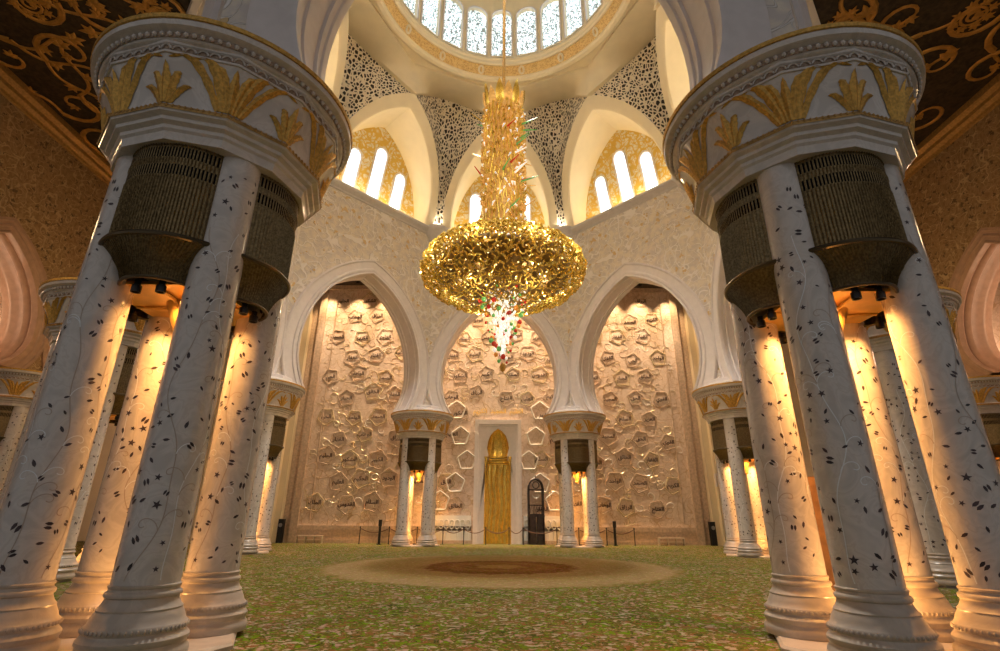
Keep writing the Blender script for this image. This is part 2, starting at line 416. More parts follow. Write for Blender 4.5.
# cream bowl from top arcs to the octagonal soffit, then the ring
mb = MB(); RZ = 37.7
def opoly(r, z):
    pts = []
    for i in range(8):
        pass
    return pts
rows_top = []; rows_lip = []
for i in range(8):
    a = junc[(i-1) % 8]; b = junc[i]
    ua = Vector((a.x, a.y-YC)).normalized()*10.75; ub = Vector((b.x, b.y-YC)).normalized()*10.75
    n = len(TOPARC[i])
    for k in range(n-1 if True else n):
        t = k/(n-1); q = ua.lerp(ub, t); rows_lip.append(Vector((q.x, YC+q.y, RZ-.3))); rows_top.append(TOPARC[i][k])
out_rows = [rows_top, [p + (Vector((0, YC, p.z))-p).normalized()*.45 + Vector((0,0,-.15)) for p in rows_top],
            [p.lerp(q, .5) + Vector((0,0,.1)) for p, q in zip(rows_top, rows_lip)], rows_lip]
mb.grid(out_rows, True)
lipu = [Vector((p.x, p.y, RZ-.05)) for p in rows_lip]
circ = lambda r, z: [Vector(((p.x)/math.hypot(p.x, p.y-YC)*r, YC + (p.y-YC)/math.hypot(p.x, p.y-YC)*r, z)) for p in rows_lip]
mb.grid([rows_lip, lipu, circ(9.7, RZ+.0)], True)
o = mb.build('ceiling_vault', M['cream'], smooth=True); struct(o)
# ring mouldings, calligraphy band, drum
def ring(prof, mat, name, parent=None, n=96, mf=None):
    mb = MB(); mb.grid([[(r*cos(-2*PI*j/n), YC + r*sin(-2*PI*j/n), z) for j in range(n)] for r, z in prof], True, mf=None)
    o = mb.build(name, mat, parent, smooth=True); return o
o = ring([(9.8, 37.75), (9.8, 37.5), (9.5, 37.3), (9.25, 37.35), (9.15, 37.55), (9.05, 37.55)], M['cream'], 'trim_10'); struct(o)
rg = ring([(9.05, 37.55), (8.75, 38.35)], M['ring'], 'calligraphy_band', o)
ring([(8.75, 38.35), (8.6, 38.3), (8.52, 38.4), (8.52, 38.65), (8.4, 38.75), (8.4, 38.95)], M['cream'], 'ring_moulding', o)
# oval cartouches on the band
mb = MB()
for k in range(16):
    a0 = 2*PI*(k+.5)/16
    for dr in (0, .1):
        pts = []
        for j in range(14):
            t = 2*PI*j/14; aa = a0 + (.26-dr)*cos(t)/9.6; f = .5 + (.42-dr)*sin(t)
            rr = 9.05 - .30*f - .04; zz = 37.55 + .8*f - .03
            pts.append((rr*cos(aa), YC+rr*sin(aa), zz))
        mb.tube(pts, .05, 4, closed=True)
mb.build('band_cartouches', M['cream'], o)
NW = 24
drum = MB(); dr = 8.4
def dp(a, z, r=dr): return (r*sin(a), YC + r*cos(a), z)
for k in range(NW):
    ac = 2*PI*k/NW; ah = PI/NW; aw = ah*.78
    def wc(n=12): 
        w = aw*dr; zt = 43.65
        return [(-aw, 39.15)] + [(-aw*cos(PI*j/n), zt + w*sin(PI*j/n)) for j in range(n+1)] + [(aw, 39.15)]
    c = wc(); m = len(c)
    bd = []
    for j, (a, z) in enumerate(c):
        if j == 0: bd.append((-ah, 38.95))
        elif j == m-1: bd.append((ah, 38.95))
        elif j <= 3: bd.append((-ah, 42.3 + j*1.2))
        elif j >= m-4: bd.append((ah, 42.3 + (m-1-j)*1.2))
        else: bd.append((-ah + 2*ah*(j-3)/(m-7), 45.9))
    drum.grid([[dp(ac+a, z) for a, z in bd], [dp(ac+a, z) for a, z in c], [dp(ac+a, z, dr+.35) for a, z in c]])
    drum.add([dp(ac-ah, 38.95), dp(ac-aw, 39.15), dp(ac+aw, 39.15), dp(ac+ah, 38.95)], [(0,1,2,3)])
    drum.add([dp(ac-aw, 39.15), dp(ac-aw, 39.15, dr+.35), dp(ac+aw, 39.15, dr+.35), dp(ac+aw, 39.15)], [(0,1,2,3)])
o = drum.build('wall_drum', M['cream'], smooth=False); struct(o)
for k in range(NW):
    ac = 2*PI*k/NW; ah = PI/NW; aw = ah*.78
    c = [(-aw, 39.1)] + [(-aw*cos(PI*j/12), 43.65 + aw*dr*sin(PI*j/12)) for j in range(13)] + [(aw, 39.1)]
    w = MB(); w.add([dp(ac+a, z, dr+.3) for a, z in c], [tuple(range(len(c)))])
    fr = MB(); co = [(a*1.12, z + (.1 if 0 < j < 14 else 0)) for j, (a, z) in enumerate(c)]
    fr.grid([[dp(ac+a, z, dr-.01) for a, z in co], [dp(ac+a, z, dr-.12) for a, z in co], [dp(ac+a, z, dr-.12) for a, z in c], [dp(ac+a, z, dr) for a, z in c]])
    f = fr.build('window_%d' % (9+k), M['stone']); struct(f)
    w.build('leaded_pane', M['glass'], f)
# dome cap
dc = MB(); dc.grid([[(8.4*cos(t)*cos(-2*PI*j/64), YC+8.4*cos(t)*sin(-2*PI*j/64), 45.9 + 8.5*sin(t)) for j in range(64)] for t in [R(x) for x in range(0, 91, 9)]], True)
o = dc.build('ceiling_dome', M['cream'], smooth=True); struct(o)

# ------------------------------------------------------------------ column cluster
Q = .885
def shaft_r(z): return .412 - .03*(z-.93)/6.8
def build_shaft(parent, lx, ly):
    mb = MB(); prof = [(shaft_r(z), z) for z in [.93 + 6.85*k/10 for k in range(11)]]
    mb.lathe(prof, 40)
    sh = mb.build('shaft', M['marble'], parent, smooth=True); sh.location = (lx, ly, 0)
    b = MB()
    b.lathe([(.66, .08), (.67, .14), (.655, .20), (.63, .225), (.625, .26), (.645, .29), (.645, .33), (.62, .36), (.60, .375), (.59, .40), (.60,.42), (.60, .47), (.585, .49),
             (.565, .505), (.545, .56), (.51, .63), (.50, .645), (.505, .665), (.47, .70), (.44, .76), (.435, .79), (.455, .805), (.46, .83), (.45, .855), (.425, .87), (.42, .90), (.432, .91), (.435, .935), (.415, .95)], 44)
    for k in range(56):      # carved bead course
        a = 2*PI*k/56; b.ico((.605*cos(a), .605*sin(a), .445), .022, sq=(1,1,1.3))
    bo = b.build('base', M['base'], sh, smooth=True)
    return sh
def inlay_mesh(seed):
    rn = random.Random(seed); dark = MB()
    def put(pts, th0, z0, mb, mi, lift=.003):
        c = [((shaft_r(z0+z)+lift)*cos(th0 + x/.4), (shaft_r(z0+z)+lift)*sin(th0 + x/.4), z0+z) for x, z in pts]
        return c
    spots = []
    tries = 0
    while len(spots) < 190 and tries < 5000:
        tries += 1
        t = rn.random()*2*PI; z = 1.05 + 6.3*rn.random()**1.15
        if all(((abs((t-a+PI) % (2*PI)-PI))*.4)**2 + (z-b)**2 > .125**2 for a, b in spots): spots.append((t, z))
    for t, z in spots:
        kind = rn.random(); s = rn.uniform(.03, .055); ph = rn.random()*2*PI
        if kind < .22:       # five petal star flower
            pts = []
            for k in range(10):
                r = s*1.25 if k % 2 == 0 else s*.5
                pts.append((r*cos(ph+k*PI/5), r*sin(ph+k*PI/5)))
            c = put(pts, t, z, dark, 0); cc = put([(0, 0)], t, z, dark, 0)
            dark.add(cc + c, [(0, k+1, (k+1) % 10+1) for k in range(10)])
        else:               # one or two pointed leaves
            for sgn in ((1,) if kind < .7 else (1, -1)):
                dx, dy = cos(ph), sin(ph); ox = sgn*s*.55*(-dy) if kind >= .7 else 0; oy = sgn*s*.55*dx if kind >= .7 else 0
                pts = [(-s, 0), (-s*.4, s*.42), (s*.4, s*.42), (s*1.2, 0), (s*.4, -s*.4), (-s*.4, -s*.42)]
                pts = [(ox + x*dx - y*dy, oy + x*dy + y*dx) for x, y in pts]
                c = put(pts, t, z, dark, 0); dark.add(c, [(0,1,2,3,4,5)])
    # vines
    def ribbon(path, w, mi, lift):
        rows = [[], []]
        for i, (x, z) in enumerate(path):
            a = path[max(0, i-1)]; b = path[min(len(path)-1, i+1)]; d = Vector((b[0]-a[0], b[1]-a[1])); d = d.normalized() if d.length else Vector((0,1))
            for s_, rw in ((1, 0), (-1, 1)):
                rows[rw].append(((x - d.y*w*s_), (z + d.x*w*s_)))
        R3 = [[((shaft_r(z)+lift)*cos(x/.4), (shaft_r(z)+lift)*sin(x/.4), z) for x, z in rw] for rw in rows]
        dark.grid(R3, mi=mi)
    for v in range(5):
        x0 = v*2*PI*.4/5 + rn.uniform(-.1, .1); amp = rn.uniform(.10, .2); fr = rn.uniform(1.6, 2.4); p0 = rn.random()*6
        path = [(x0 + amp*sin(fr*z + p0) + .04*sin(5*z), z) for z in [1.0 + .05*k for k in range(105)]]
        ribbon(path, .007, 1 if v % 2 else 2, .0018)
        for b in range(9):
            k = rn.randrange(8, 95); bx, bz = path[k]; sg = rn.choice((-1, 1)); L_ = rn.uniform(.2, .4)
            sp = []
            for q in range(18):
                u = q/17; an = sg*(u*4.6); rr = .16*(1-u*.75)
                sp.append((bx + sg*.16 - sg*rr*cos(u*4.6), bz + L_*.4*u + rr*sin(u*4.6)))
            ribbon(sp, .006, 1 if rn.random() < .55 else 2, .0022)
    return dark
def octr(r, a, n=12):
    st = 2*PI/n; b = (a % st) - st/2; return r*cos(st/2)/cos(b)
def capR(z):      # capital flare
    t = (z-8.17)/(8.98-8.17); t = max(0, min(1, t)); return 1.93 + .22*t**1.6 + .05*t
def build_cluster():
    root = empty('column_cluster')
    pl = MB()
    pl.lathe([(1.98, 0), (1.98, .05), (1.93, .085)], 8, rf=lambda r, a: octr(r, a+PI/8, 8)*1.0)
    p = pl.build('plinth', M['base'], root); p.rotation_euler = (0,0,PI/8*0)
    shafts = []
    for k, (lx, ly) in enumerate(((-Q,-Q), (Q,-Q), (Q,Q), (-Q,Q))):
        sh = build_shaft(root, lx, ly) if k == 0 else None
        if sh is None:
            sh = shafts[0].copy(); COL.objects.link(sh); sh.parent = root; sh.location = (lx, ly, 0); sh.rotation_euler = (0,0,k*PI/2+.7*k)
            for ch in shafts[0].children:
                if ch.name.startswith('base'):
                    c = ch.copy(); COL.objects.link(c); c.parent = sh
        shafts.append(sh)
    im = [inlay_mesh(11).build('inlay', [M['inlay'], M['pearl'], M['vine']], shafts[0]), inlay_mesh(12).build('inlay', [M['inlay'], M['pearl'], M['vine']], shafts[1])]
    for k in (2, 3):
        c = im[k-2].copy(); COL.objects.link(c); c.parent = shafts[k]
    for o in im: o['label'] = 'dark flowers and pearl vines inlaid in white marble'
    # entablature (12 sided) with mouldings
    e = MB()
    e.lathe([(1.2, 7.62), (1.72, 7.62), (1.73, 7.68), (1.75, 7.76), (1.79, 7.80), (1.80, 7.86), (1.88, 7.90), (1.89, 7.96), (1.98, 8.0), (2.0, 8.04), (1.97, 8.12), (1.93, 8.2)], 60, rf=lambda r, a: octr(r, a))
    # solid corner pier filling the heads of the shafts
    e.lathe([(1.05, 5.9), (1.05, 7.62)], 12, rf=lambda r, a: octr(r, a))
    ent = e.build('entablature', M['marble'], root)
    g = MB(); g.lathe([(2.01, 8.03), (2.012, 8.07), (1.985, 8.125)], 72, cap=False, rf=lambda r, a: octr(r, a))
    for k in range(132):
        a = 2*PI*k/132; r = octr(2.0, a) + .005; g.ico((r*cos(a), r*sin(a), 8.085), .026, sq=(1,1,1.5))
    g.build('gilt_bead_course', M['goldband'], ent)['kind'] = 'stuff'
    # capital
    c = MB()
    prof = [(capR(z), z) for z in [8.17 + .81*k/8 for k in range(9)]]
    prof += [(2.23, 8.985), (2.24, 9.02), (2.20, 9.035), (2.23, 9.14), (2.26, 9.16), (2.27, 9.20)]
    c.lathe(prof, 72, rf=lambda r, a: octr(r, a))
    c.lathe([(2.21, 9.045), (2.236, 9.135)], 72, mi=1, cap=False, rf=lambda r, a: octr(r, a)); c.lathe([(2.285, 9.235), (2.305, 9.325)], 72, mi=1, cap=False)
    c.lathe([(2.1, 9.15), (2.24, 9.2), (2.27, 9.23), (2.29, 9.33), (2.36, 9.35), (2.42, 9.38), (2.44, 9.46), (2.41, 9.52), (2.3, 9.55)], 72)
    cap = c.build('capital', [M['marble'], M['groove']], root, smooth=True)
    lb = MB(); lb.lathe([(2.3, 9.50), (2.455, 9.50), (2.46, 9.58), (2.3, 9.60)], 72)
    l2 = lb.build('gilt_lip', M['gold'], cap, smooth=True)
    fz = MB()
    for k in range(72):     # scalloped frieze
        a0 = 2*PI*k/72; pts = []
        for j in range(7):
            t = PI*j/6; aa = a0 + .038*cos(t); r = octr(2.225, aa)+.02; pts.append((r*cos(aa), r*sin(aa), 9.04 + .09*sin(t)))
        fz.tube(pts, .017, 4)
    for k in range(110):
        a = 2*PI*k/110; fz.ico((2.31*cos(a), 2.31*sin(a), 9.28), .042, sq=(1,1,1.2))
    for k in range(72):
        a = 2*PI*(k+.5)/72; r = octr(2.0, a)+.02
    fz.build('scalloped_frieze', M['marble'], cap)['kind'] = 'stuff'
    # palm leaf ornament
    lf = MB()
    def blade(a0, t0, pts, w):
        """pts: list of (da, t) centre line; w max half width in metres"""
        n = len(pts); rows = [[] for _ in range(5)]
        for i in range(n):
            p = Vector((pts[i][0]*2.0, pts[i][1]*.81)); q0 = Vector((pts[max(0,i-1)][0]*2.0, pts[max(0,i-1)][1]*.81)); q1 = Vector((pts[min(n-1,i+1)][0]*2.0, pts[min(n-1,i+1)][1]*.81))
            d = (q1-q0).normalized(); nn = Vector((-d.y, d.x)); u = i/(n-1)
            ww = w*(.75 + .9*u)*(1-u**2.2)**.8 if i < n-1 else .002
            if 0 < i < n-1: ww *= (1.08 if i % 2 else .86)
            for j, s_ in enumerate((1, .5, 0, -.5, -1)):
                x = p + nn*ww*s_; a = a0 + x.x/2.0; t = max(0, min(1.02, x.y/.81)); z = 8.17+.81*t
                lift = .014 + .05*(1-abs(s_))*(.3 + .7*sin(PI*min(1, u+.1)))
                r = octr(capR(z), a) + lift; rows[j].append((r*cos(a), r*sin(a), z))
        lf.grid(rows, flip=True)
    def curve(da, h, bend, n=11):
        # rises then arches outward
        return [(da*(.18 + .82*(k/(n-1))**bend), h*sin(PI/2*min(1, (k/(n-1))*1.15))/1.0 - (.14*h*max(0, k/(n-1)-.75)/.25 if abs(da) > .2 else 0)) for k in range(n)]
    for k in range(12):
        a0 = -PI/2 + 2*PI*k/12 + 0*PI/12
        if k % 2 == 1:      # large palmette
            blade(a0, 0, [(0, .93*j/10) for j in range(11)], .085)
            for s_ in (-1, 1):
                blade(a0, 0, curve(s_*.16, .90, 1.3), .07)
                blade(a0, 0, curve(s_*.33, 1.12, 1.35), .085)
                blade(a0, 0, curve(s_*.50, 1.08, 1.1), .068)
        else:
            blade(a0, 0, [(0, .86*j/10) for j in range(11)], .085)
            for s_ in (-1, 1):
                blade(a0, 0, curve(s_*.12, .66, 1.1), .07)
                blade(a0, 0, curve(s_*.2, .42, 1.0), .055)
    o = lf.build('palm_leaf_ornament', M['gold'], cap, smooth=True); o['label'] = 'gold palm leaf relief on the white capital'
    # grilles
    gm = MB(); rim = MB()
    nU = 144
    def gp(u, half, yb, sag, z, dr=0):
        x = -half + 2*half*u; y = yb - sag*(1-abs(2*u-1)**2.4) - dr
        return (x, y, z)
    rows = []; zs = [7.66, 7.58, 7.56, 7.36, 7.34, 7.24, 7.22, 7.02, 7.0, 6.4, 5.92]
    for z in zs:
        rows.append([gp(u/nU, .88, -1.17, .42, z, (.006 if z in (7.56, 7.36, 7.22, 7.02) else .022) if u % 4 == 0 else 0) for u in range(nU+1)])
    def mf(i, j):
        if i in (2, 6) and j % 4 in (1, 2): return 1
        return 0
    gm.grid(rows, mf=mf, flip=True)
    # cove
    rows = []
    for k in range(9):
        t = k/8; z = 5.86 - .60*t; g_ = 1-(1-t)**2.2*1.0
        half = .93 - .40*(1-(1-t)**1.8); yb = -1.19 + .12*t; sag = .45 - .15*(1-(1-t)**1.6)
        rows.append([gp(u/nU, half, yb, sag, z, (.018 if u % 4 == 0 else 0)) for u in range(nU+1)])
    gm.grid(rows, flip=True)
    # closing sides and back
    gm.add([(-.88,-1.17,7.66), (-.88,-1.17,5.9), (-.88,-.75,5.9), (-.88,-.75,7.66)], [(0,1,2,3)]); gm.add([(.88,-1.17,7.66), (.88,-1.17,5.9), (.88,-.75,5.9), (.88,-.75,7.66)], [(3,2,1,0)])
    gr = gm.build('grille', [M['bronze'], M['slot']], root)
    gr['label'] = 'bulging dark bronze ventilation grille'
    for z, half, sag, r in ((5.89, .95, .46, .045), (5.26, .54, .31, .03), (7.68, .89, .43, .03)):
        yb = -1.18 if z > 5.5 else -1.07
        rim.tube([gp(u/24, half, yb, sag, z) for u in range(25)], r, 8)
    for sx in (-1, 1): rim.tube([(sx*.89, -1.18, 7.68), (sx*.89, -1.18, 5.9)], .022, 6)
    rm = rim.build('rim', M['bronze_rim'], gr, smooth=True)
    for k in (1, 2, 3):
        c2 = gr.copy(); COL.objects.link(c2); c2.parent = root; c2.rotation_euler = (0,0,k*PI/2)
        r2 = rm.copy(); COL.objects.link(r2); r2.parent = c2
    # lamp plate and funnel
    f = MB(); f.box(-.98, -.98, 5.30, .98, .98, 5.36)
    f.lathe([(.36, 5.30), (.33, 5.2), (.22, 4.95), (.15, 4.8), (.10, 4.62), (.14, 4.58), (.10, 4.5), (.02, 4.46)], 20)
    for k in range(4):
        a = k*PI/2; f.tube([(0,0,5.22), (.5*cos(a), .5*sin(a), 5.26), (.95*cos(a), .95*sin(a), 5.29)], .03, 6)
    pf = f.build('lamp_housing', M['underplate'], root, smooth=False); pf['label'] = 'amber lit plate and funnel under the grilles'
    sl = MB(); sl.lathe([(.05, 5.3), (.05, 5.22), (.075, 5.21), (.075, 5.10), (.06, 5.10), (.055, 5.14)], 14, cap=False); sl.lathe([(.001, 5.14), (.056, 5.14)], 14, cap=False)
    s0 = None
    for k in range(8):
        a = (k//2)*PI/2 - PI/2; off = -.2 if k % 2 else .2
        x, y = 1.12*cos(a) - off*sin(a)*1.0, 1.12*sin(a) + off*cos(a)
        if s0 is None: s0 = sl.build('spot_lamp', M['black'], pf); c3 = s0
        else: c3 = s0.copy(); COL.objects.link(c3); c3.parent = pf
        c3.location = (x, y, 0)
    up = MB(); up.lathe([(.0, .085), (.16, .085), (.16, .15), (.12, .16), (.0, .14)], 16, cap=False)
    up.build('added_floor_disc', M['black'], root)  # invented disc fixture for the added uplight
    return root
proto = build_cluster()
def add_lights(root, e1, e2, far=False):
    def spot(name, loc, rot, en, ang, col, rad=.06):
        l = bpy.data.lights.new(name, 'SPOT'); l.energy = en; l.spot_size = R(ang); l.spot_blend = .6; l.color = col; l.shadow_soft_size = rad
        o = bpy.data.objects.new(name, l); COL.objects.link(o); o.parent = root; o.location = loc; o.rotation_euler = rot
    warm = (1, .46, .12)
    for k in range(4):
        a = k*PI/2; spot('cluster_downlight', (.5*cos(a), .5*sin(a), 5.22), (0, 0, 0), e1/4, 148, warm, .05)
    spot('added_uplight', (0, 0, .19), (PI, 0, 0), e2, 165, warm)  # uplight added to brighten the shaft bases
spots_c = [(-6.0, 8.95, 'white marble column cluster in the left foreground, largest on the left', 1),
           (6.0, 8.95, 'white marble column cluster in the right foreground, largest on the right', 1),
           (-14.6, 18.3, 'column cluster glimpsed between the shafts of the large left foreground cluster', 1),
           (14.6, 18.3, 'column cluster glimpsed between the shafts of the large right foreground cluster', 1),
           (-14.6, 31.3, 'small column cluster just right of the left foreground columns, before the wall corner', 1),
           (14.6, 31.3, 'small column cluster just left of the right foreground columns, before the wall corner', 1),
           (-6.0, 40.5, 'distant column cluster to the left of the gold prayer niche', 1),
           (6.0, 40.5, 'distant column cluster to the right of the gold prayer niche', 1),
           (-27.6, 29.6, 'dim column cluster at the far left edge under the side arch', 0),
           (27.6, 29.6, 'dim column cluster at the far right edge under the side arch', 0),
           (-27.6, 20.8, 'dim column cluster of the left side arcade hidden by the foreground shafts', 0),
           (27.6, 20.8, 'dim column cluster of the right side arcade hidden by the foreground shafts', 0)]
for i, (x, y, lab, lit) in enumerate(spots_c):
    if i >= 10: continue
    o = proto if i == 0 else copy_tree(proto)
    if i in (2, 3): o.rotation_euler = (0, 0, 0)
    o.location = (x, y, 0); o['label'] = lab; o['category'] = 'column'; o['group'] = 'marble column clusters'
    o.scale = (1.02, 1.02, 1.045) if i < 2 else (1, 1, .985)
    add = (620, 75) if i < 2 else ((800, 90) if lit else (110, 20))
    add_lights(o, *add)

# ------------------------------------------------------------------ floor, outer walls, ceilings
mb = MB(); mb.add([(-36, -18, 0), (36, -18, 0), (36, 46, 0), (-36, 46, 0)], [(0,1,2,3)])
def carpet():
    m, nt, b = newmat('patterned carpet'); b.inputs['Roughness'].default_value = .95; b.inputs['Specular IOR Level'].default_value = .1
    tc = N(nt, 'ShaderNodeTexCoord'); g = tc.outputs['Object']
    mp = N(nt, 'ShaderNodeMapping'); mp.inputs['Location'].default_value = (0, -23.5, 0); L(nt, g, mp.inputs['Vector'])
    ln = N(nt, 'ShaderNodeVectorMath', operation='LENGTH'); L(nt, mp.outputs[0], ln.inputs[0])
    wn = N(nt, 'ShaderNodeTexNoise', Scale=2.2, Detail=5.0); L(nt, g, wn.inputs['Vector'])
    rr = N(nt, 'ShaderNodeMath', operation='MULTIPLY_ADD'); L(nt, wn.outputs['Fac'], rr.inputs[0]); rr.inputs[1].default_value = 1.6; L(nt, ln.outputs['Value'], rr.inputs[2])
    dv = N(nt, 'ShaderNodeMath', operation='DIVIDE'); L(nt, rr.outputs[0], dv.inputs[0]); dv.inputs[1].default_value = 10.0
    # radial field: 0..1 -> 0..10 m
    rad = ramp(nt, [(0, (0.346,0.216,0.122)), (.16, (0.331,0.194,0.108)), (.20, (0.144,0.040,0.022)), (.27, (0.259,0.122,0.065)), (.33, (0.144,0.040,0.022)), (.38, (0.144,0.040,0.022)), (.41, (0.360,0.238,0.144)), (.60, (0.346,0.252,0.144)), (.76, (0.374,0.274,0.180)), (.79, (0.238,0.173,0.086)), (.83, (0.115,0.122,0.036))])
    L(nt, dv.outputs[0], rad.inputs['Fac'])
    inm = ramp(nt, [(.79, 1.0), (.83, 0.0)]); L(nt, dv.outputs[0], inm.inputs['Fac'])
    # field: blossoms on green
    ad = N(nt, 'ShaderNodeVectorMath', operation='MULTIPLY_ADD'); L(nt, wn.outputs['Color'], ad.inputs[0]); ad.inputs[1].default_value = (.9,.9,.9); L(nt, g, ad.inputs[2])
    n1 = N(nt, 'ShaderNodeTexNoise', Scale=.55, Detail=2.0); L(nt, g, n1.inputs['Vector'])
    gr = ramp(nt, [(.3, (0.070,0.070,0.017)), (.5, (0.119,0.105,0.032)), (.68, (0.168,0.119,0.056))]); L(nt, n1.outputs['Fac'], gr.inputs['Fac'])
    v1 = N(nt, 'ShaderNodeTexVoronoi', Scale=7.0); L(nt, ad.outputs[0], v1.inputs['Vector'])
    f1 = ramp(nt, [(0, 1.0), (.40, 1.0), (.46, 0.0)]); L(nt, v1.outputs['Distance'], f1.inputs['Fac'])
    pc = ramp(nt, [(0, (0.350,0.252,0.224)), (.3, (0.210,0.112,0.063)), (.45, (0.140,0.231,0.035)), (.66, (0.364,0.322,0.266)), (.88, (0.035,0.042,0.014))], 'CONSTANT')
    L(nt, v1.outputs['Color'], pc.inputs['Fac'])
    v2 = N(nt, 'ShaderNodeTexVoronoi', Scale=15.0); L(nt, ad.outputs[0], v2.inputs['Vector'])
    f2 = ramp(nt, [(0, 1.0), (.40, 1.0), (.46, 0.0)]); L(nt, v2.outputs['Distance'], f2.inputs['Fac'])
    p2 = ramp(nt, [(0, (0.084,0.196,0.021)), (.35, (0.315,0.210,0.154)), (.6, (0.035,0.042,0.014)), (.8, (0.210,0.280,0.056))], 'CONSTANT'); L(nt, v2.outputs['Color'], p2.inputs['Fac'])
    a1 = N(nt, 'ShaderNodeMixRGB'); L(nt, f2.outputs['Color'], a1.inputs['Fac']); L(nt, gr.outputs['Color'], a1.inputs[1]); L(nt, p2.outputs['Color'], a1.inputs[2])
    a2 = N(nt, 'ShaderNodeMixRGB'); L(nt, f1.outputs['Color'], a2.inputs['Fac']); L(nt, a1.outputs[0], a2.inputs[1]); L(nt, pc.outputs['Color'], a2.inputs[2])
    a3 = N(nt, 'ShaderNodeMixRGB'); L(nt, inm.outputs['Color'], a3.inputs['Fac']); L(nt, a2.outputs[0], a3.inputs[1]); L(nt, rad.outputs['Color'], a3.inputs[2])
    a4 = N(nt, 'ShaderNodeMixRGB'); a4.inputs['Fac'].default_value = .38; L(nt, a3.outputs[0], a4.inputs[1]); L(nt, a2.outputs[0], a4.inputs[2])
    hs = N(nt, 'ShaderNodeHueSaturation', Saturation=1.22, Value=.95); L(nt, a4.outputs[0], hs.inputs['Color']); L(nt, hs.outputs[0], b.inputs['Base Color'])
    nb = N(nt, 'ShaderNodeTexNoise', Scale=60.0, Detail=2.0); L(nt, g, nb.inputs['Vector'])
    bp = N(nt, 'ShaderNodeBump', Strength=.5, Distance=.02); L(nt, nb.outputs['Fac'], bp.inputs['Height']); L(nt, bp.outputs['Normal'], b.inputs['Normal'])
    return m
o = mb.build('floor', carpet()); struct(o)
ZC = 24.7; XS = 27.5; YQ = 44.0
# flat side ceilings around the octagon
mb = MB()
outer = [(-34, -2), (-34, 18.3), (-34, 31.3), (-34, YQ+1), (34, YQ+1), (34, 31.3), (34, 18.3), (34, -2)]
vo = [tuple(p) for p in VO]
for i in range(8):
    j = (i+1) % 8
    if i == 7:
        mb.add([(*vo[7], ZC), (*vo[0], ZC), (*outer[0], ZC), (*outer[7], ZC)], [(0,1,2,3)])
    else:
        mb.add([(*vo[i], ZC), (*vo[j], ZC), (*outer[j], ZC), (*outer[i], ZC)], [(0,1,2,3)])
cl = mb.build('ceiling', M['coffer']); struct(cl)
# gilded scrolls on the ceiling
sc = MB()
def spiral(cx, cy, r0, turns, sg, ph, w):
    pts = []; n = int(18*turns)
    for k in range(n+1):
        u = k/n; a = ph + sg*u*turns*2*PI; r = r0*(1-u)**.8 + .06
        pts.append((cx + r*cos(a), cy + r*sin(a), ZC-.05))
    sc.tube(pts, [w*(.5+.9*(1-k/n)) for k in range(n+1)], 6, flat=.5, up=(0,0,1)); return pts
def leafblob(x, y, a, s):
    for d, l in ((0, 1), (.7, .8), (-.7, .8), (1.4, .55), (-1.4, .55)):
        pts = [(x + s*l*t*cos(a+d*(.6+.5*t)), y + s*l*t*sin(a+d*(.6+.5*t)), ZC-.06) for t in (0, .25, .5, .75, 1)]
        sc.tube(pts, [.05*s, .16*s, .2*s, .12*s, .01], 6, flat=.4, up=(0,0,1))
for sx in (-1, 1):
    rn = random.Random(3)
    for gx in range(4):
        for gy in range(8):
            cx = sx*(17.0 + gx*2.9 + rn.uniform(-.5,.5)); cy = 8.5 + gy*3.1 + rn.uniform(-.5,.5)
            if abs(cx) > 26.6 or (abs(cx) < 17 and cy < 0): continue
            sg = rn.choice((-1, 1)); ph = rn.random()*6.28; r0 = rn.uniform(1.0, 1.45)
            p = spiral(cx, cy, r0*1.15, rn.uniform(.75, 1.05), sg, ph, .12)
            leafblob(p[-1][0], p[-1][1], ph, .55)
            # outgoing wavy stem to next motif
            x0, y0, _ = p[0]; ang = ph + sg*(-PI/2); L_ = 3.6
            pts = [(x0 + L_*t*cos(ang) + .5*sin(t*5)*-sin(ang), y0 + L_*t*sin(ang) + .5*sin(t*5)*cos(ang), ZC-.045) for t in [k/12 for k in range(13)]]
            pts = [q for q in pts if abs(q[0]) < 27.2]
            if len(pts) > 3: sc.tube(pts, .10, 6, flat=.5, up=(0,0,1)); leafblob(pts[-1][0], pts[-1][1], ang, .75); leafblob(pts[6 if len(pts) > 6 else 2][0], pts[6 if len(pts) > 6 else 2][1], ang+1.3, .6)
            if gx % 2 == 0 and gy % 2 == 1:
                for ra in (.25, .5):
                    sc.tube([(cx + ra*cos(t*PI/6), cy + ra*sin(t*PI/6), ZC-.07) for t in range(12)], .07, 6, closed=True, flat=.5)
                for k in range(8): leafblob(cx + .6*cos(k*PI/4), cy + .6*sin(k*PI/4), k*PI/4, .45)
so = sc.build('gilt_scrollwork', M['scroll'], cl, smooth=True)

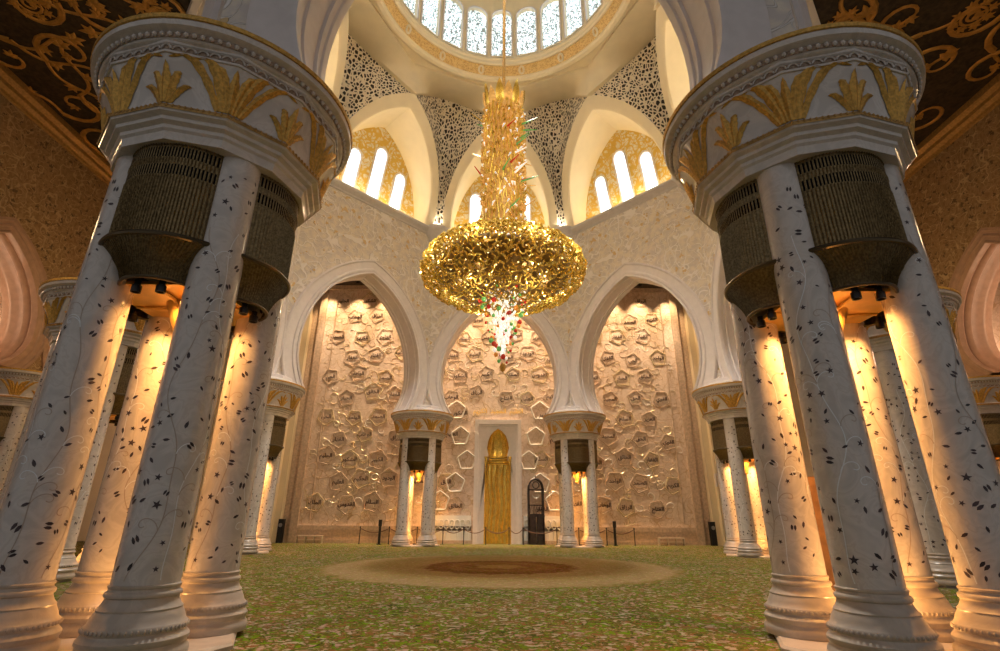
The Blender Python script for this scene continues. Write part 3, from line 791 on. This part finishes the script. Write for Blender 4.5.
# side arcades at X=+-27.5
def side_wall(sx, name):
    mb = MB(); s = .74
    cen = [7.8, 16.4, 25.2, 34.0, 42.8]; hw = 4.4
    for c in cen:
        arc = [(x*1.0, 9.6 + (z-9.5)*.72) for x, z in arch_curve(.74, .05, 14, 9.5)]
        n = len(arc); k = n//2; nl = k-4; bd = []
        for j in range(n):
            if j <= nl: bd.append((-hw, 9.6 + (ZC-9.6)*j/nl))
            elif j >= n-1-nl: bd.append((hw, 9.6 + (ZC-9.6)*(n-1-j)/nl))
            else: bd.append((-hw + 2*hw*(j-nl)/(n-1-2*nl), ZC))
        X0 = sx*XS; X1 = sx*(XS+1.8)
        mb.grid([[(X0, c+x, z) for x, z in arc], [(X0, c+x, z) for x, z in bd]], flip=(sx > 0))
        mb.grid([[(X0, c+x, z) for x, z in arc], [(X1, c+x, z) for x, z in arc]], flip=(sx < 0))
        mb.grid([[(X1, c+x, z) for x, z in arc], [(X1, c+x, z) for x, z in bd]])
    o = mb.build(name, M['aisle_wall']); struct(o)
    tr = MB()
    for c in cen:
        rows = []
        for off, d in [(1.05, 0), (1.05, -.12), (.85, -.14), (.8, -.08), (.6, -.06), (.55, -.14), (.42, -.16), (.36, -.1), (.12, -.1), (.05, -.18), (-.05, -.18), (-.1, .1), (0, .25), (-.1, .4), (-.12, .6), (0, .72), (0, 1.1), (-.1, 1.3), (-.1, 1.5), (0, 1.7), (0, 1.95), (.8, 1.95), (.8, 1.8)]:
            rows.append([(sx*(XS+d), c+x, 9.6 + (z-9.5)*.72) for x, z in arch_curve(.74, off*1.0, 14, 9.5)])
        tr.grid(rows, flip=(sx > 0))
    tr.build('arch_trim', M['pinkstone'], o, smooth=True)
    co = MB()
    pr = [(0, 23.5), (.12, 23.55), (.16, 23.7), (.3, 23.9), (.34, 24.1), (.5, 24.35), (.52, 24.7)]
    co.grid([[(sx*(XS-d), -2, z), (sx*(XS-d), 46, z)] for d, z in pr], flip=(sx > 0))
    co.build('cornice', M['goldband'], o)
    # outer wall of the side aisle
    ow = MB(); ow.add([(sx*34, -2, 0), (sx*34, 46, 0), (sx*34, 46, ZC), (sx*34, -2, ZC)], [(0,1,2,3)])
    q = ow.build('wall_outer_' + ('left' if sx < 0 else 'right'), M['qibla']); struct(q)
    return o
side_wall(-1, 'wall_side_left'); side_wall(1, 'wall_side_right')

# qibla wall with framed carved panel
mb = MB(); mb.add([(-34, YQ+.5, 0), (34, YQ+.5, 0), (34, YQ+.5, ZC), (-34, YQ+.5, ZC)], [(3,2,1,0)])
qw = mb.build('wall_back', M['cream']); struct(qw)
pn = MB(); pn.box(-15.9, YQ+.06, 1.3, -1.44, YQ+.5, 21.9); pn.box(1.44, YQ+.06, 1.3, 15.9, YQ+.5, 21.9); pn.box(-1.44, YQ+.06, 9.3, 1.44, YQ+.5, 21.9); qp = pn.build('carved_panel', M['qibla'], qw)
fr = MB()
for sx in (-1, 1):
    fr.box(min(sx*15.9, sx*16.5), YQ-.12, 0, max(sx*15.9, sx*16.5), YQ+.5, 22.3)
    fr.box(min(sx*15.0, sx*15.08), YQ+.0, 1.6, max(sx*15.0, sx*15.08), YQ+.1, 21.5)
    fr.box(min(sx*16.5, sx*17.2), YQ+.2, 0, max(sx*16.5, sx*17.2), YQ+.5, 22.3)
fr.box(-16.5, YQ-.12, 21.9, 16.5, YQ+.5, 22.3); 
for sx in (-1, 1):
    fr.box(min(sx*1.9, sx*15.9), YQ-.06, .95, max(sx*1.9, sx*15.9), YQ+.5, 1.3); fr.box(min(sx*1.9, sx*15.9), YQ, 0, max(sx*1.9, sx*15.9), YQ+.5, .95); fr.box(min(sx*1.9, sx*16.5), YQ-.14, 0, max(sx*1.9, sx*16.5), YQ+.5, .25)
fr.build('panel_frame', M['relief'], qw)
for sx in (-1, 1):
    p = MB()
    for x0, w, d in ((17.2, .5, .9), (17.7, 1.3, 1.4), (19.0, .5, 2.2), (19.5, 4, 1.8)):
        xa, xb = sx*x0, sx*(x0+w); p.box(min(xa, xb), YQ+.5-d, 0, max(xa, xb), YQ+.5, ZC)
    po = p.build('wall_pilaster_' + ('left' if sx < 0 else 'right'), M['cream']); struct(po)
# dark cove over the wall with lamps
cv = MB(); cv.box(-17.2, YQ-1.3, 22.3, 17.2, YQ+.5, ZC)
c = cv.build('ceiling_cove', M['coffer']); struct(c)

# carved relief: flower cartouches, tendrils, calligraphy
rel = MB(); relw = MB(); rn = random.Random(21)
YP = YQ + .06
cart = []
row = 0; z = 2.9
while z < 21.3:
    x = -14.6 + (1.25 if row % 2 else 0)
    while x < 14.8:
        cx, cz = x + rn.uniform(-.3,.3), z + rn.uniform(-.3,.3)
        if not (abs(cx) < 3.0 and cz < 11.6): cart.append((cx, cz))
        x += 2.3
    z += 1.8; row += 1
def cartouche(mb, cx, cz, s, ph, mi, w=.055, y=None):
    yy = YP if y is None else y
    for sc_, ww in ((1, w), (.82, w*.5)):
        pts = []
        for k in range(30):
            a = 2*PI*k/30; r = s*sc_*(1 + .10*cos(5*(a-ph)) + .02*cos(10*(a-ph))); pts.append((cx + r*cos(a), yy-.005, cz + r*sin(a)))
        mb.tube(pts, ww, 5, mi, closed=True, up=(0,1,0))
for cx, cz in cart:
    ph = rn.random()*6; s = rn.uniform(.60, .74)
    cartouche(rel, cx, cz, s, ph, 1 if rn.random() < .35 else 0, .042)
    for t in range(4):
        a = rn.random()*2*PI; sg = rn.choice((-1,1)); x0, z0 = cx + s*1.1*cos(a), cz + s*1.1*sin(a); pts = []
        for k in range(12):
            u = k/11; r = .45*(1-u*.8); pts.append((x0 + .45*cos(a) - r*cos(a+sg*u*4.5), YP-.004, z0 + .45*sin(a) - r*sin(a+sg*u*4.5)))
        pts = [p for p in pts if abs(p[0]) < 15.7 and 1.4 < p[2] < 21.7]
        if len(pts) > 3: rel.tube(pts, .022, 4, rn.choice((0,1,1,2)), up=(0,1,0))
rel.build('relief_ornament', [M['relief'], M['relief_gold'], M['relief_white']], qw, smooth=True)
# white glossy pentagons beside the niche
for sx in (-1, 1):
    for k, (px, pz) in enumerate(((3.2, 8.4), (2.6, 6.4), (3.5, 4.6), (4.7, 3.2), (3.6, 10.6))):
        pts = []
        for j in range(5):
            a = PI/2 + 2*PI*j/5; pts.append((sx*px + .82*cos(a), YP-.04, pz + .82*sin(a)))
        q = []
        for j in range(5):
            A, B = Vector(pts[j]), Vector(pts[(j+1) % 5]); q += [A.lerp(B, t) for t in (.06, .5, .94)]
        relw.tube(q, .065, 5, closed=True, up=(0,1,0))
relw.build('white_pentagon_relief', M['relief_white'], qw)
# words, in joined Arabic letter forms
G = {}
def reg(ch, iso, fin=None, ini=None, med=None): G[ch] = (iso, fin or iso, ini, med)
for ch, b, n in (('ا',0xfe8d,2),('ب',0xfe8f,4),('ت',0xfe95,4),('ج',0xfe9d,4),('ح',0xfea1,4),('خ',0xfea5,4),('د',0xfea9,2),('ر',0xfead,2),('ز',0xfeaf,2),('س',0xfeb1,4),('ش',0xfeb5,4),('ص',0xfeb9,4),('ض',0xfebd,4),('ط',0xfec1,4),('ظ',0xfec5,4),('ع',0xfec9,4),('غ',0xfecd,4),('ف',0xfed1,4),('ق',0xfed5,4),('ك',0xfed9,4),('ل',0xfedd,4),('م',0xfee1,4),('ن',0xfee5,4),('ه',0xfee9,4),('و',0xfeed,2),('ي',0xfef1,4)):
    reg(ch, b, b+1, b+2 if n == 4 else None, b+3 if n == 4 else None)
def shape_ar(w):
    out = []
    for i, c_ in enumerate(w):
        prev = i > 0 and G[w[i-1]][2] is not None; nxt = i < len(w)-1 and G[c_][2] is not None
        out.append(G[c_][3] if (prev and nxt) else G[c_][1] if prev else G[c_][2] if nxt else G[c_][0])
    return ''.join(chr(x) for x in reversed(out))
WORDS = ['الملك','القدوس','السلام','العزيز','الجبار','الخالق','الغفار','القهار','الوهاب','الرزاق','الفتاح','العليم','الحكيم','الودود','المجيد','الحق','القوي','الحي','الواحد','الصمد','الكريم','الحليم','الشكور','الكبير']
def text_into(mb, s, cx, cz, size, y, mi=0, xs=1.0):
    cu = bpy.data.curves.new('t', 'FONT'); cu.body = s; cu.size = size; cu.align_x = 'CENTER'; cu.align_y = 'CENTER'; cu.resolution_u = 2; cu.extrude = .012; cu.offset = .010
    ob = bpy.data.objects.new('t', cu); COL.objects.link(ob); bpy.context.view_layer.update()
    me = bpy.data.meshes.new_from_object(ob)
    mb.add([(cx + v.co.x*xs, y - v.co.z - .012, cz + v.co.y) for v in me.vertices], [tuple(p.vertices) for p in me.polygons], mi)
    bpy.data.objects.remove(ob); bpy.data.curves.remove(cu); bpy.data.meshes.remove(me)
ca = MB(); cache = {}
for k, (cx, cz) in enumerate(cart):
    w = WORDS[k % len(WORDS)]
    if w not in cache:
        t = MB(); text_into(t, shape_ar(w), 0, 0, .44, 0); cache[w] = t
    t = cache[w]; ca.add([(x+cx, y+YP-.02, z_+cz) for x, y, z_ in t.v], t.f)
ca.build('calligraphy', M['ink'], qw)

# mihrab
mh = empty('mihrab', (0, YQ-.2, 0)); tag(mh, 'tall gold mosaic prayer niche in a white stone frame, centre of back wall', 'mihrab')
m = MB()
def frame_strip(mb, x0, x1, zt, zt2, y0, y1):   # upside down U
    for sx in (-1, 1): mb.box(min(sx*x0, sx*x1), y0, 0, max(sx*x0, sx*x1), y1, zt2)
    mb.box(-x0, y0, zt, x0, y1, zt2)
frame_strip(m, 1.62, 1.95, 9.35, 9.75, -.25, .3); frame_strip(m, 1.45, 1.62, 9.2, 9.35, -.12, .3)
# flat surround inside frame, pierced by the niche
hw_, zs_, zt_ = 1.12, 6.2, 6.2
ap = [(-1.05, 0)] + [(-1.05, 6.3)] + [(-.80, 6.45), (-.80, 6.9), (-.92, 7.4), (-.88, 7.9), (-.68, 8.4), (-.35, 8.8), (0, 9.02)]
ap = ap + [(-x, z_) for x, z_ in ap[:-1]][::-1]
n = len(ap); bd = []
for j, (x, z_) in enumerate(ap):
    if j == 0: bd.append((-1.46, 0))
    elif j == n-1: bd.append((1.46, 0))
    elif j <= 4: bd.append((-1.46, 2.3*j))
    elif j >= n-5: bd.append((1.46, 2.3*(n-1-j)))
    else: bd.append((-1.46 + 2.92*(j-4)/(n-9), 9.25))
m.grid([[(x, -.02, z_) for x, z_ in bd], [(x, -.02, z_) for x, z_ in ap], [(x, .3, z_) for x, z_ in ap]], flip=True)
m.build('stone_frame', M['stone'], mh)
g = MB()
rows = []
NF = 60
for k in range(41):      # concave fluted gold niche
    z_ = 6.1*k/40; row = []
    for j in range(NF+1):
        t = PI*j/NF; fl = .09*abs(sin(8*t + .7*sin(z_*1.6))) ; row.append((-(1.04-fl)*cos(t), -.02 + (.64-fl)*sin(t), z_))
    rows.append(row)
g.grid(rows, flip=True)
rows = []
for k in range(15):
    u = k/14; z_ = 6.75 + 2.25*u; w = .93*math.sqrt(max(0.0, 1-u**2.2)) + .005; w = .82 + .12*sin(PI*min(1, u*2.2)) if u < .35 else w; row = []
    for j in range(NF+1):
        t = PI*j/NF; row.append((-(w)*(1-.05*abs(sin(8*t)))*cos(t), -.02 + (.7*w)*(1-.05*abs(sin(8*t)))*sin(t), z_))
    rows.append(row)
g.grid(rows, flip=True)
for k, (z_, rr, w) in enumerate(((6.12, .07, 1.05), (6.3, .09, .98), (6.5, .08, .93), (6.68, .06, .88))):
    g.tube([(-w*cos(PI*j/24), -.02 + .7*w*sin(PI*j/24), z_) for j in range(25)], rr, 8)
for sx in (-1, 1):
    g.tube([(sx*1.02, -.1, 0), (sx*1.02, -.1, 6.1)], .06, 8); g.lathe([(.13, 6.05), (.1, 6.15), (.14, 6.3), (.1, 6.45), (.16, 6.7)], 12, (sx*.98, -.08))
g.build('gold_niche', M['mihrab'], mh, smooth=True)
# gold inscription above
ins = MB(); text_into(ins, '  '.join(shape_ar(w) for w in ('الكريم','المجيد','العليم')), 0, 10.55, .52, YP-.02, 0)
ins.build('gilt_inscription', M['gilt_paint'], qw)
# white marble dado with arcs beside niche
for sx in (-1, 1):
    t = MB(); t.box(min(sx*2.1, sx*5.2), YQ-.06, .25, max(sx*2.1, sx*5.2), YQ+.08, 2.1)
    for k in range(7):
        cx = sx*(2.35 + k*.43); pts = [(cx + .19*cos(a*PI/8), YQ-.1, 1.45 + .35*sin(a*PI/8)) for a in range(16)]; t.tube(pts, .035, 5, closed=True, up=(0,1,0))
        t.tube([(cx, YQ-.09, .35), (cx, YQ-.09, 1.1)], .04, 5)
    t.build('white_dado', M['relief_white'], qw)

# pulpit tower (dark wooden)
mi = empty('pulpit', (3.05, 43.42, 0)); tag(mi, 'tall narrow dark wooden pulpit tower with an arched top right of the gold niche', 'pulpit')
b = MB()
for sx in (-1, 1):
    for yy in (-.35, .35): b.box(sx*.62-.07, yy-.07, 0, sx*.62+.07, yy+.07, 4.35) if False else b.box(min(sx*.50, sx*.64), yy-.07, 0, max(sx*.50, sx*.64), yy+.07, 4.2)
b.build('post_frame', M['darkwood'], mi)
b = MB(); b.box(-.66, -.44, 0, .66, .44, .12); b.box(-.66, -.44, 2.02, .66, .44, 2.18)
b.build('platform', M['darkwood'], mi)
for sx in (-1, 1):
    b = MB(); xa, xb = (sx*.04, sx*.58); b.box(min(xa, xb), -.42, .12, max(xa, xb), -.36, 2.02)
    b.box(min(sx*.12, sx*.5), -.44, .3, max(sx*.12, sx*.5), -.41, .95); b.box(min(sx*.12, sx*.5), -.44, 1.1, max(sx*.12, sx*.5), -.41, 1.85)
    b.build('door', M['darkwood'], mi)
b = MB()
for k in range(9):
    x = -.5 + k*.125; b.tube([(x, -.4, 2.18), (x + .06, -.4, 2.5), (x, -.4, 2.85)], .022, 5)
b.box(-.6, -.43, 2.85, .6, -.37, 2.93); b.box(-.6, -.43, 2.18, .6, -.37, 2.24)
b.build('balustrade', M['darkwood'], mi)
b = MB()
b.tube([(-.57*cos(PI*k/16), -.38, 4.15 + .75*sin(PI*k/16)) for k in range(17)], .07, 6); b.tube([(-.57*cos(PI*k/16), .38, 4.15 + .75*sin(PI*k/16)) for k in range(17)], .07, 6)
b.grid([[(-.57*cos(PI*k/16), y_, 4.18 + .78*sin(PI*k/16)) for k in range(17)] for y_ in (-.4, .4)])
b.box(-.62, -.42, 4.0, .62, -.36, 4.1); b.tube([(.0+.26*cos(t*PI/8), -.4, 4.42+.26*sin(t*PI/8)) for t in range(16)], .05, 6, closed=True)
b.lathe([(.09, 4.9), (.03, 5.0), (.07, 5.08), (.01, 5.2)], 8)
b.build('arched_canopy', M['darkwood'], mi)
b = MB(); b.tube([(-.28*cos(PI*k/10)*1.0, -.35, 3.65 - .22*sin(PI*k/10)) for k in range(11)], .035, 5); b.build('hanging_garland', M['relief_white'], mi)

# rope barrier
def stanchion(x, y, lab):
    s = empty('barrier_post', (x, y, 0)); tag(s, lab, 'barrier post', 'rope barrier posts before the back wall')
    b = MB(); b.lathe([(.07, 0), (.07, .03), (.05, .06), (.035, .1), (.035, 1.15), (.06, 1.17), (.06, 1.22), (.03, 1.27)], 12); b.build('post', M['black'], s)
    return s
bx = [-10.6, -8.35, -6.2, -4.2, -2.6, -.9, .9, 2.0, 4.6, 6.3, 8.45, 10.6]
YB = 42.75
wherep = ['at the far left end of the barrier', 'just left of the left distant columns', 'behind the left distant columns', 'just right of the left distant columns', 'left of the gold niche', 'before the left edge of the gold niche',
          'before the right edge of the gold niche', 'left of the dark pulpit', 'right of the dark pulpit', 'behind the right distant columns', 'just right of the right distant columns', 'at the far right end of the barrier']
for x, w in zip(bx, wherep): stanchion(x, YB, 'thin black barrier post ' + w)
for k in range(len(bx)-1):
    b = MB(); x0, x1 = bx[k]+.072, bx[k+1]-.072
    b.tube([(x0 + (x1-x0)*t, YB, 1.1 - .28*4*t*(1-t)) for t in [j/10 for j in range(11)]], .035, 6)
    o = b.build('barrier_rope', M['rope'], smooth=True); tag(o, 'sagging brown barrier rope hung from the post ' + wherep[k], 'rope', 'ropes between the barrier posts')
for x, w in ((-8.9, 'left'), (8.9, 'right')):
    b = MB(); s = empty('lectern_sign', (x, 41.9, 0)); tag(s, 'dark upright stand beside the distant columns %s of the niche' % w, 'stand')
    b.box(-.16, -.12, 0, .16, .12, .06); b.box(-.09, -.05, .06, .09, .05, 1.5); b.build('post', M['black'], s)
    b = MB(); b.box(-.13, -.09, 1.3, .13, -.04, 1.75); b.build('display_panel', M['black'], s)
# low racks along the base of the back wall
for x, w in ((-14.6, 'left'), (13.6, 'right')):
    s = empty('low_rack', (x, 43.3, 0)); tag(s, 'low pale open rack standing on the carpet by the %s end of the carved wall' % w, 'rack')
    b = MB(); b.box(-1.0, -.2, .5, 1.0, .2, .56); b.build('top', M['whitebox'], s)
    b = MB(); b.box(-1.0, -.2, .22, 1.0, .2, .27); b.build('shelf', M['whitebox'], s)
    for lx in (-1.0, -.33, .33, .94):
        b = MB(); b.box(lx, -.2, 0, lx+.06, .2, .5); b.build('leg', M['whitebox'], s)
# wall boxes and floor speakers at the wall corners
for sx, w in ((-1, 'left'), (1, 'right')):
    s = empty('wall_fitting', (sx*18.3, YQ-.95, 4.9)); tag(s, 'small box fitting with a black centre on the corner strip %s of the carved wall' % w, 'wall fitting')
    b = MB(); b.box(-.75, -.25, -.5, .75, .05, .5); b.build('housing', M['stone'], s)
    b = MB(); b.box(-.22, -.28, -.42, .22, -.2, .45); b.build('front_plate', M['black'], s)
    s = empty('floor_speaker', (sx*17.0, YQ-.5, 0)); tag(s, 'black upright floor speaker at the %s corner of the carved wall' % w, 'speaker')
    b = MB(); b.box(-.2, -.2, 0, .2, .2, 1.75); b.build('cabinet', M['black'], s)
    b = MB(); b.lathe([(.0, 0), (.14, 0), (.15, .02)], 14); q = b.build('speaker_cone', M['grey_metal'], s); q.rotation_euler = (PI/2, 0, 0); q.location = (0, -.2, 1.3)
# wooden leaning panel seen between the right foreground shafts
s = empty('wooden_board', (6.65, 11.45, 0), R(-15)); tag(s, 'narrow brown wooden board standing upright behind the right foreground columns', 'board')
b = MB(); b.box(-.22, -.06, 0.06, .22, .06, 2.75); b.box(-.16, -.085, .3, .16, -.05, 2.5); b.build('panel', M['wood'], s)
b = MB(); b.box(-.28, -.2, 0, .28, .2, .06); b.build('foot', M['darkwood'], s)

# ------------------------------------------------------------------ chandelier
ch = empty('chandelier', (.1, YC, 0)); tag(ch, 'huge gold and crystal chandelier hanging from the dome on a long stem', 'chandelier')
b = MB(); b.tube([(0,0,26), (0,0,55)], .10, 8); b.build('rod', M['gold'], ch)
b = MB()
b.lathe([(1.05, 15.6), (1.12, 18), (1.12, 24.9), (.9, 25.4), (.3, 25.5)], 28)
core = b.build('stem_core', M['amber'], ch, smooth=True)
b = MB(); rn = random.Random(4)
for k in range(26):      # spiralling crystal strips
    a0 = 2*PI*k/26
    for half in (0, 1):
        pts = []; nn = 26
        for j in range(nn):
            z_ = 15.9 + 9.2*j/(nn-1); a = a0 + (1 if half else -.65)*(z_-16.3)*.17; pts.append((1.17*cos(a), 1.17*sin(a), z_))
        b.tube(pts, .05, 5)
b.build('spiral_strips', M['chand'], ch, smooth=True)
b = MB()
for k in range(900):
    a = rn.random()*2*PI; z_ = 15.8 + rn.random()*9.0; r = 1.22; l = rn.uniform(.12, .3); d = rn.choice((-1, 1))*.5
    b.tube([(r*cos(a), r*sin(a), z_), ((r+.08)*cos(a+d*l*.6), (r+.08)*sin(a+d*l*.6), z_+l*.6), (r*cos(a+d*l), r*sin(a+d*l), z_+l)], [.02, .06, .02], 5, mi=rn.choice((0,0,0,0,1,1,0,2)))
q = b.build('crystal_scales', [M['amber'], M['chand'], M['crystal']], ch, smooth=True); q['kind'] = 'stuff'
for k in range(34):     # loose coloured rods sticking out
    a = rn.random()*2*PI; z_ = rn.uniform(17.2, 25); l = rn.uniform(.4, .95); t = MB(); col = rn.choice(('red','amber','green','crystal','amber','chand','amber'))
    t.tube([(1.2*cos(a), 1.2*sin(a), z_), ((1.2+l)*cos(a+.2), (1.05+l)*sin(a+.2), z_ + rn.uniform(.1, .6))], [.06, .02], 6); t.build('crystal_rod', M[col], ch)
for k in range(14):     # leaf crown
    a = 2*PI*k/14; t = MB(); h = rn.uniform(1.5, 2.3); rows = []
    for j in range(8):
        u = j/7; w = .30*sin(PI*(u*.85+.1))*(1-u*.3) if j < 7 else .01; r = .8 + .45*u + .15*sin(PI*u); z_ = 24.7 + h*u
        rows.append([(r*cos(a) - s_*w*sin(a), r*sin(a) + s_*w*cos(a), z_ - .0) if s_ else ((r+.07)*cos(a), (r+.07)*sin(a), z_) for s_ in (-1, 0, 1)])
    t.grid(rows); t.grid([[ (x*.94, y*.94, z_) for x, y, z_ in r_] for r_ in rows], flip=True); t.build('crown_leaf', M['amber' if k % 2 else 'chand'], ch, smooth=True)
# bowl of gold curls
ZB, AB, CB = 14.2, 4.1, 1.5
b = MB()
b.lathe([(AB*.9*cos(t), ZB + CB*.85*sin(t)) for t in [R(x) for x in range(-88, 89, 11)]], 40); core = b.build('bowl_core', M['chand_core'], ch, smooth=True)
b = MB()
cnt = 2050
for k in range(cnt):
    u = -1 + 2*(k+.5)/cnt; a = k*2.399963; cz = math.sqrt(1-u*u)
    ell = Vector((AB*cz*cos(a), AB*cz*sin(a), CB*u*1.0)); nrm = Vector((ell.x/AB**2, ell.y/AB**2, ell.z/CB**2)).normalized()
    c0 = ell*1.0 + Vector((0,0,ZB)) + nrm*rn.uniform(.0, .22)
    t1 = nrm.orthogonal().normalized(); t1.rotate(Matrix.Rotation(rn.random()*2*PI, 3, nrm)); t2 = nrm.cross(t1)
    r = rn.uniform(.12, .21); a1 = rn.uniform(3.0, 4.6)
    pts = [c0 + t1*r*cos(a1*j/6) + t2*r*.7*sin(a1*j/6) + nrm*(.14*sin(PI*j/6)) for j in range(7)]
    b.tube(pts, [.02, .04, .05, .055, .05, .04, .015], 5, up=nrm)
q = b.build('gold_curls', M['chand'], ch, smooth=True); q['kind'] = 'stuff'
b = MB()
for k in range(300):
    u = -1 + 2*(k+.5)/300; a = k*2.399963+1; cz = math.sqrt(1-u*u); b.ico((AB*.98*cz*cos(a), AB*.98*cz*sin(a), ZB + CB*.97*u), .045)
q = b.build('small_lights', M['bulb'], ch); q['kind'] = 'stuff'
# pendant cone of crystals
b = MB()
for k in range(420):
    z_ = 9.6 + 4.0*rn.random()**.75; r = (.05 + .85*min(1, (z_-9.4)/3.2))*math.sqrt(rn.random()); a = rn.random()*6.283; b.ico((r*cos(a), r*sin(a), z_), .045, sq=(1,1,2.2))
q = b.build('white_crystal_drops', M['crystal'], ch); q['kind'] = 'stuff'
for k in range(96):
    u = (k+.5)/96; z_ = 9.1 + 4.2*(u**.7); r = .12 + 1.05*min(1, (z_-9.0)/3.4)**.9; a = k*2.399963; t = MB()
    s_ = .06 + .07*((k*7) % 5)/4; t.ico((0,0,0), s_, sq=(1,1,1.15)); col = ('red','green','orange','crystal','red','green')[(k*5) % 6]
    q = t.build('crystal_ball', M[col], ch, smooth=True); q.location = (r*cos(a), r*sin(a), z_)
t = MB(); t.ico((0,0,8.95), .16, sq=(1,1,1.5)); t.build('finial', M['gold'], ch, smooth=True)

# ------------------------------------------------------------------ lights
def area(name, loc, rot, sx_, sy_, en, col):
    l = bpy.data.lights.new(name, 'AREA'); l.shape = 'RECTANGLE'; l.size = sx_; l.size_y = sy_; l.energy = en; l.color = col
    o = bpy.data.objects.new(name, l); COL.objects.link(o); o.location = loc; o.rotation_euler = rot; return o
def point(name, loc, en, col, rad=.3):
    l = bpy.data.lights.new(name, 'POINT'); l.energy = en; l.color = col; l.shadow_soft_size = rad
    o = bpy.data.objects.new(name, l); COL.objects.link(o); o.location = loc; return o
l = bpy.data.lights.new('dome_fill_spot', 'SPOT'); l.energy = 60000; l.spot_size = R(46); l.spot_blend = .3; l.color = (1, .95, .88); l.shadow_soft_size = 2.5  # unseen fill spot added at the apex, standing in for window daylight
o = bpy.data.objects.new('dome_fill_spot', l); COL.objects.link(o); o.location = (0, YC, 53.5)
# spots washing the carved wall, set in the cove
for k in range(13):
    x = -15.6 + k*2.6
    l = bpy.data.lights.new('wall_wash', 'SPOT'); l.energy = 2100; l.spot_size = R(74); l.spot_blend = .8; l.color = (1, .66, .34); l.shadow_soft_size = .12
    o = bpy.data.objects.new('wall_wash', l); COL.objects.link(o); o.location = (x, YQ-1.15, 22.2); o.rotation_euler = (R(8), 0, 0)
    l = bpy.data.lights.new('wall_wash', 'SPOT'); l.energy = 4600; l.spot_size = R(34); l.spot_blend = .9; l.color = (1, .74, .50); l.shadow_soft_size = .12
    o = bpy.data.objects.new('wall_wash', l); COL.objects.link(o); o.location = (x, YQ-1.15, 22.15); o.rotation_euler = (R(4), 0, 0)
    f = MB(); f.lathe([(.16, 22.3), (.2, 22.2), (.2, 22.12)], 12, cap=False); 
    f.build('downlight', M['black']); fo = bpy.data.objects['downlight'] if k == 0 else [ob for ob in bpy.data.objects if ob.name.startswith('downlight')][-1]
    fo.location = (x, YQ-1.15, 0)
    tag(fo, 'small black downlight in the dark cove above the carved wall', 'downlight', 'downlights above the carved back wall')
for k in range(10):
    a = 2*PI*k/10; point('chandelier_lamp', (.1 + 4.75*cos(a), YC + 4.75*sin(a), 14.4), 130, (1, .80, .5), .04)
for k in range(6):
    a = 2*PI*k/6; point('chandelier_lamp', (.1 + 2.6*cos(a), YC + 2.6*sin(a), 12.35), 90, (1, .80, .5), .04)
for x, y in ((-21.5, 27), (21.5, 27), (-20, 12), (20, 12)): point('aisle_lamp', (x, y, 12.5), 330, (1, .66, .32), .5)
for sx in (-1, 1):
    for y in (25.2, 34): point('outer_aisle_lamp', (sx*31.5, y, 12), 480, (1, .62, .38), .5)
W = bpy.data.worlds.new('World'); SC.world = W; W.use_nodes = True
W.node_tree.nodes['Background'].inputs['Color'].default_value = (.96, .93, .92, 1); W.node_tree.nodes['Background'].inputs['Strength'].default_value = .27

# ------------------------------------------------------------------ camera
f_px = 513.1; p = R(20.66); ro = R(.38); yw = R(-.424)
def ray(px, py):
    a, b = px-500, py-325.5; c, s = cos(ro), sin(ro); u = c*a+s*b; w = -s*a+c*b
    x = u/f_px; up = -w/f_px; Y = cos(p)-up*sin(p); Z = sin(p)+up*cos(p); c, s = cos(yw), sin(yw)
    return Vector((c*x-s*Y, s*x+c*Y, Z))
fw = ray(500, 325.5).normalized(); rt = (ray(600, 325.5)-ray(500, 325.5)).normalized(); upv = rt.cross(fw)
cam = bpy.data.cameras.new('Camera'); cam.sensor_width = 36; cam.lens = f_px*36/1000; cam.clip_end = 300
co = bpy.data.objects.new('Camera', cam); COL.objects.link(co)
co.matrix_world = Matrix(((rt.x, upv.x, -fw.x, -.224), (rt.y, upv.y, -fw.y, 0), (rt.z, upv.z, -fw.z, 1.854), (0,0,0,1)))
SC.camera = co
SC.view_settings.view_transform = 'Standard'; SC.view_settings.look = 'None'; SC.view_settings.exposure = 0; SC.view_settings.gamma = 1; SC.view_settings.use_curve_mapping = False
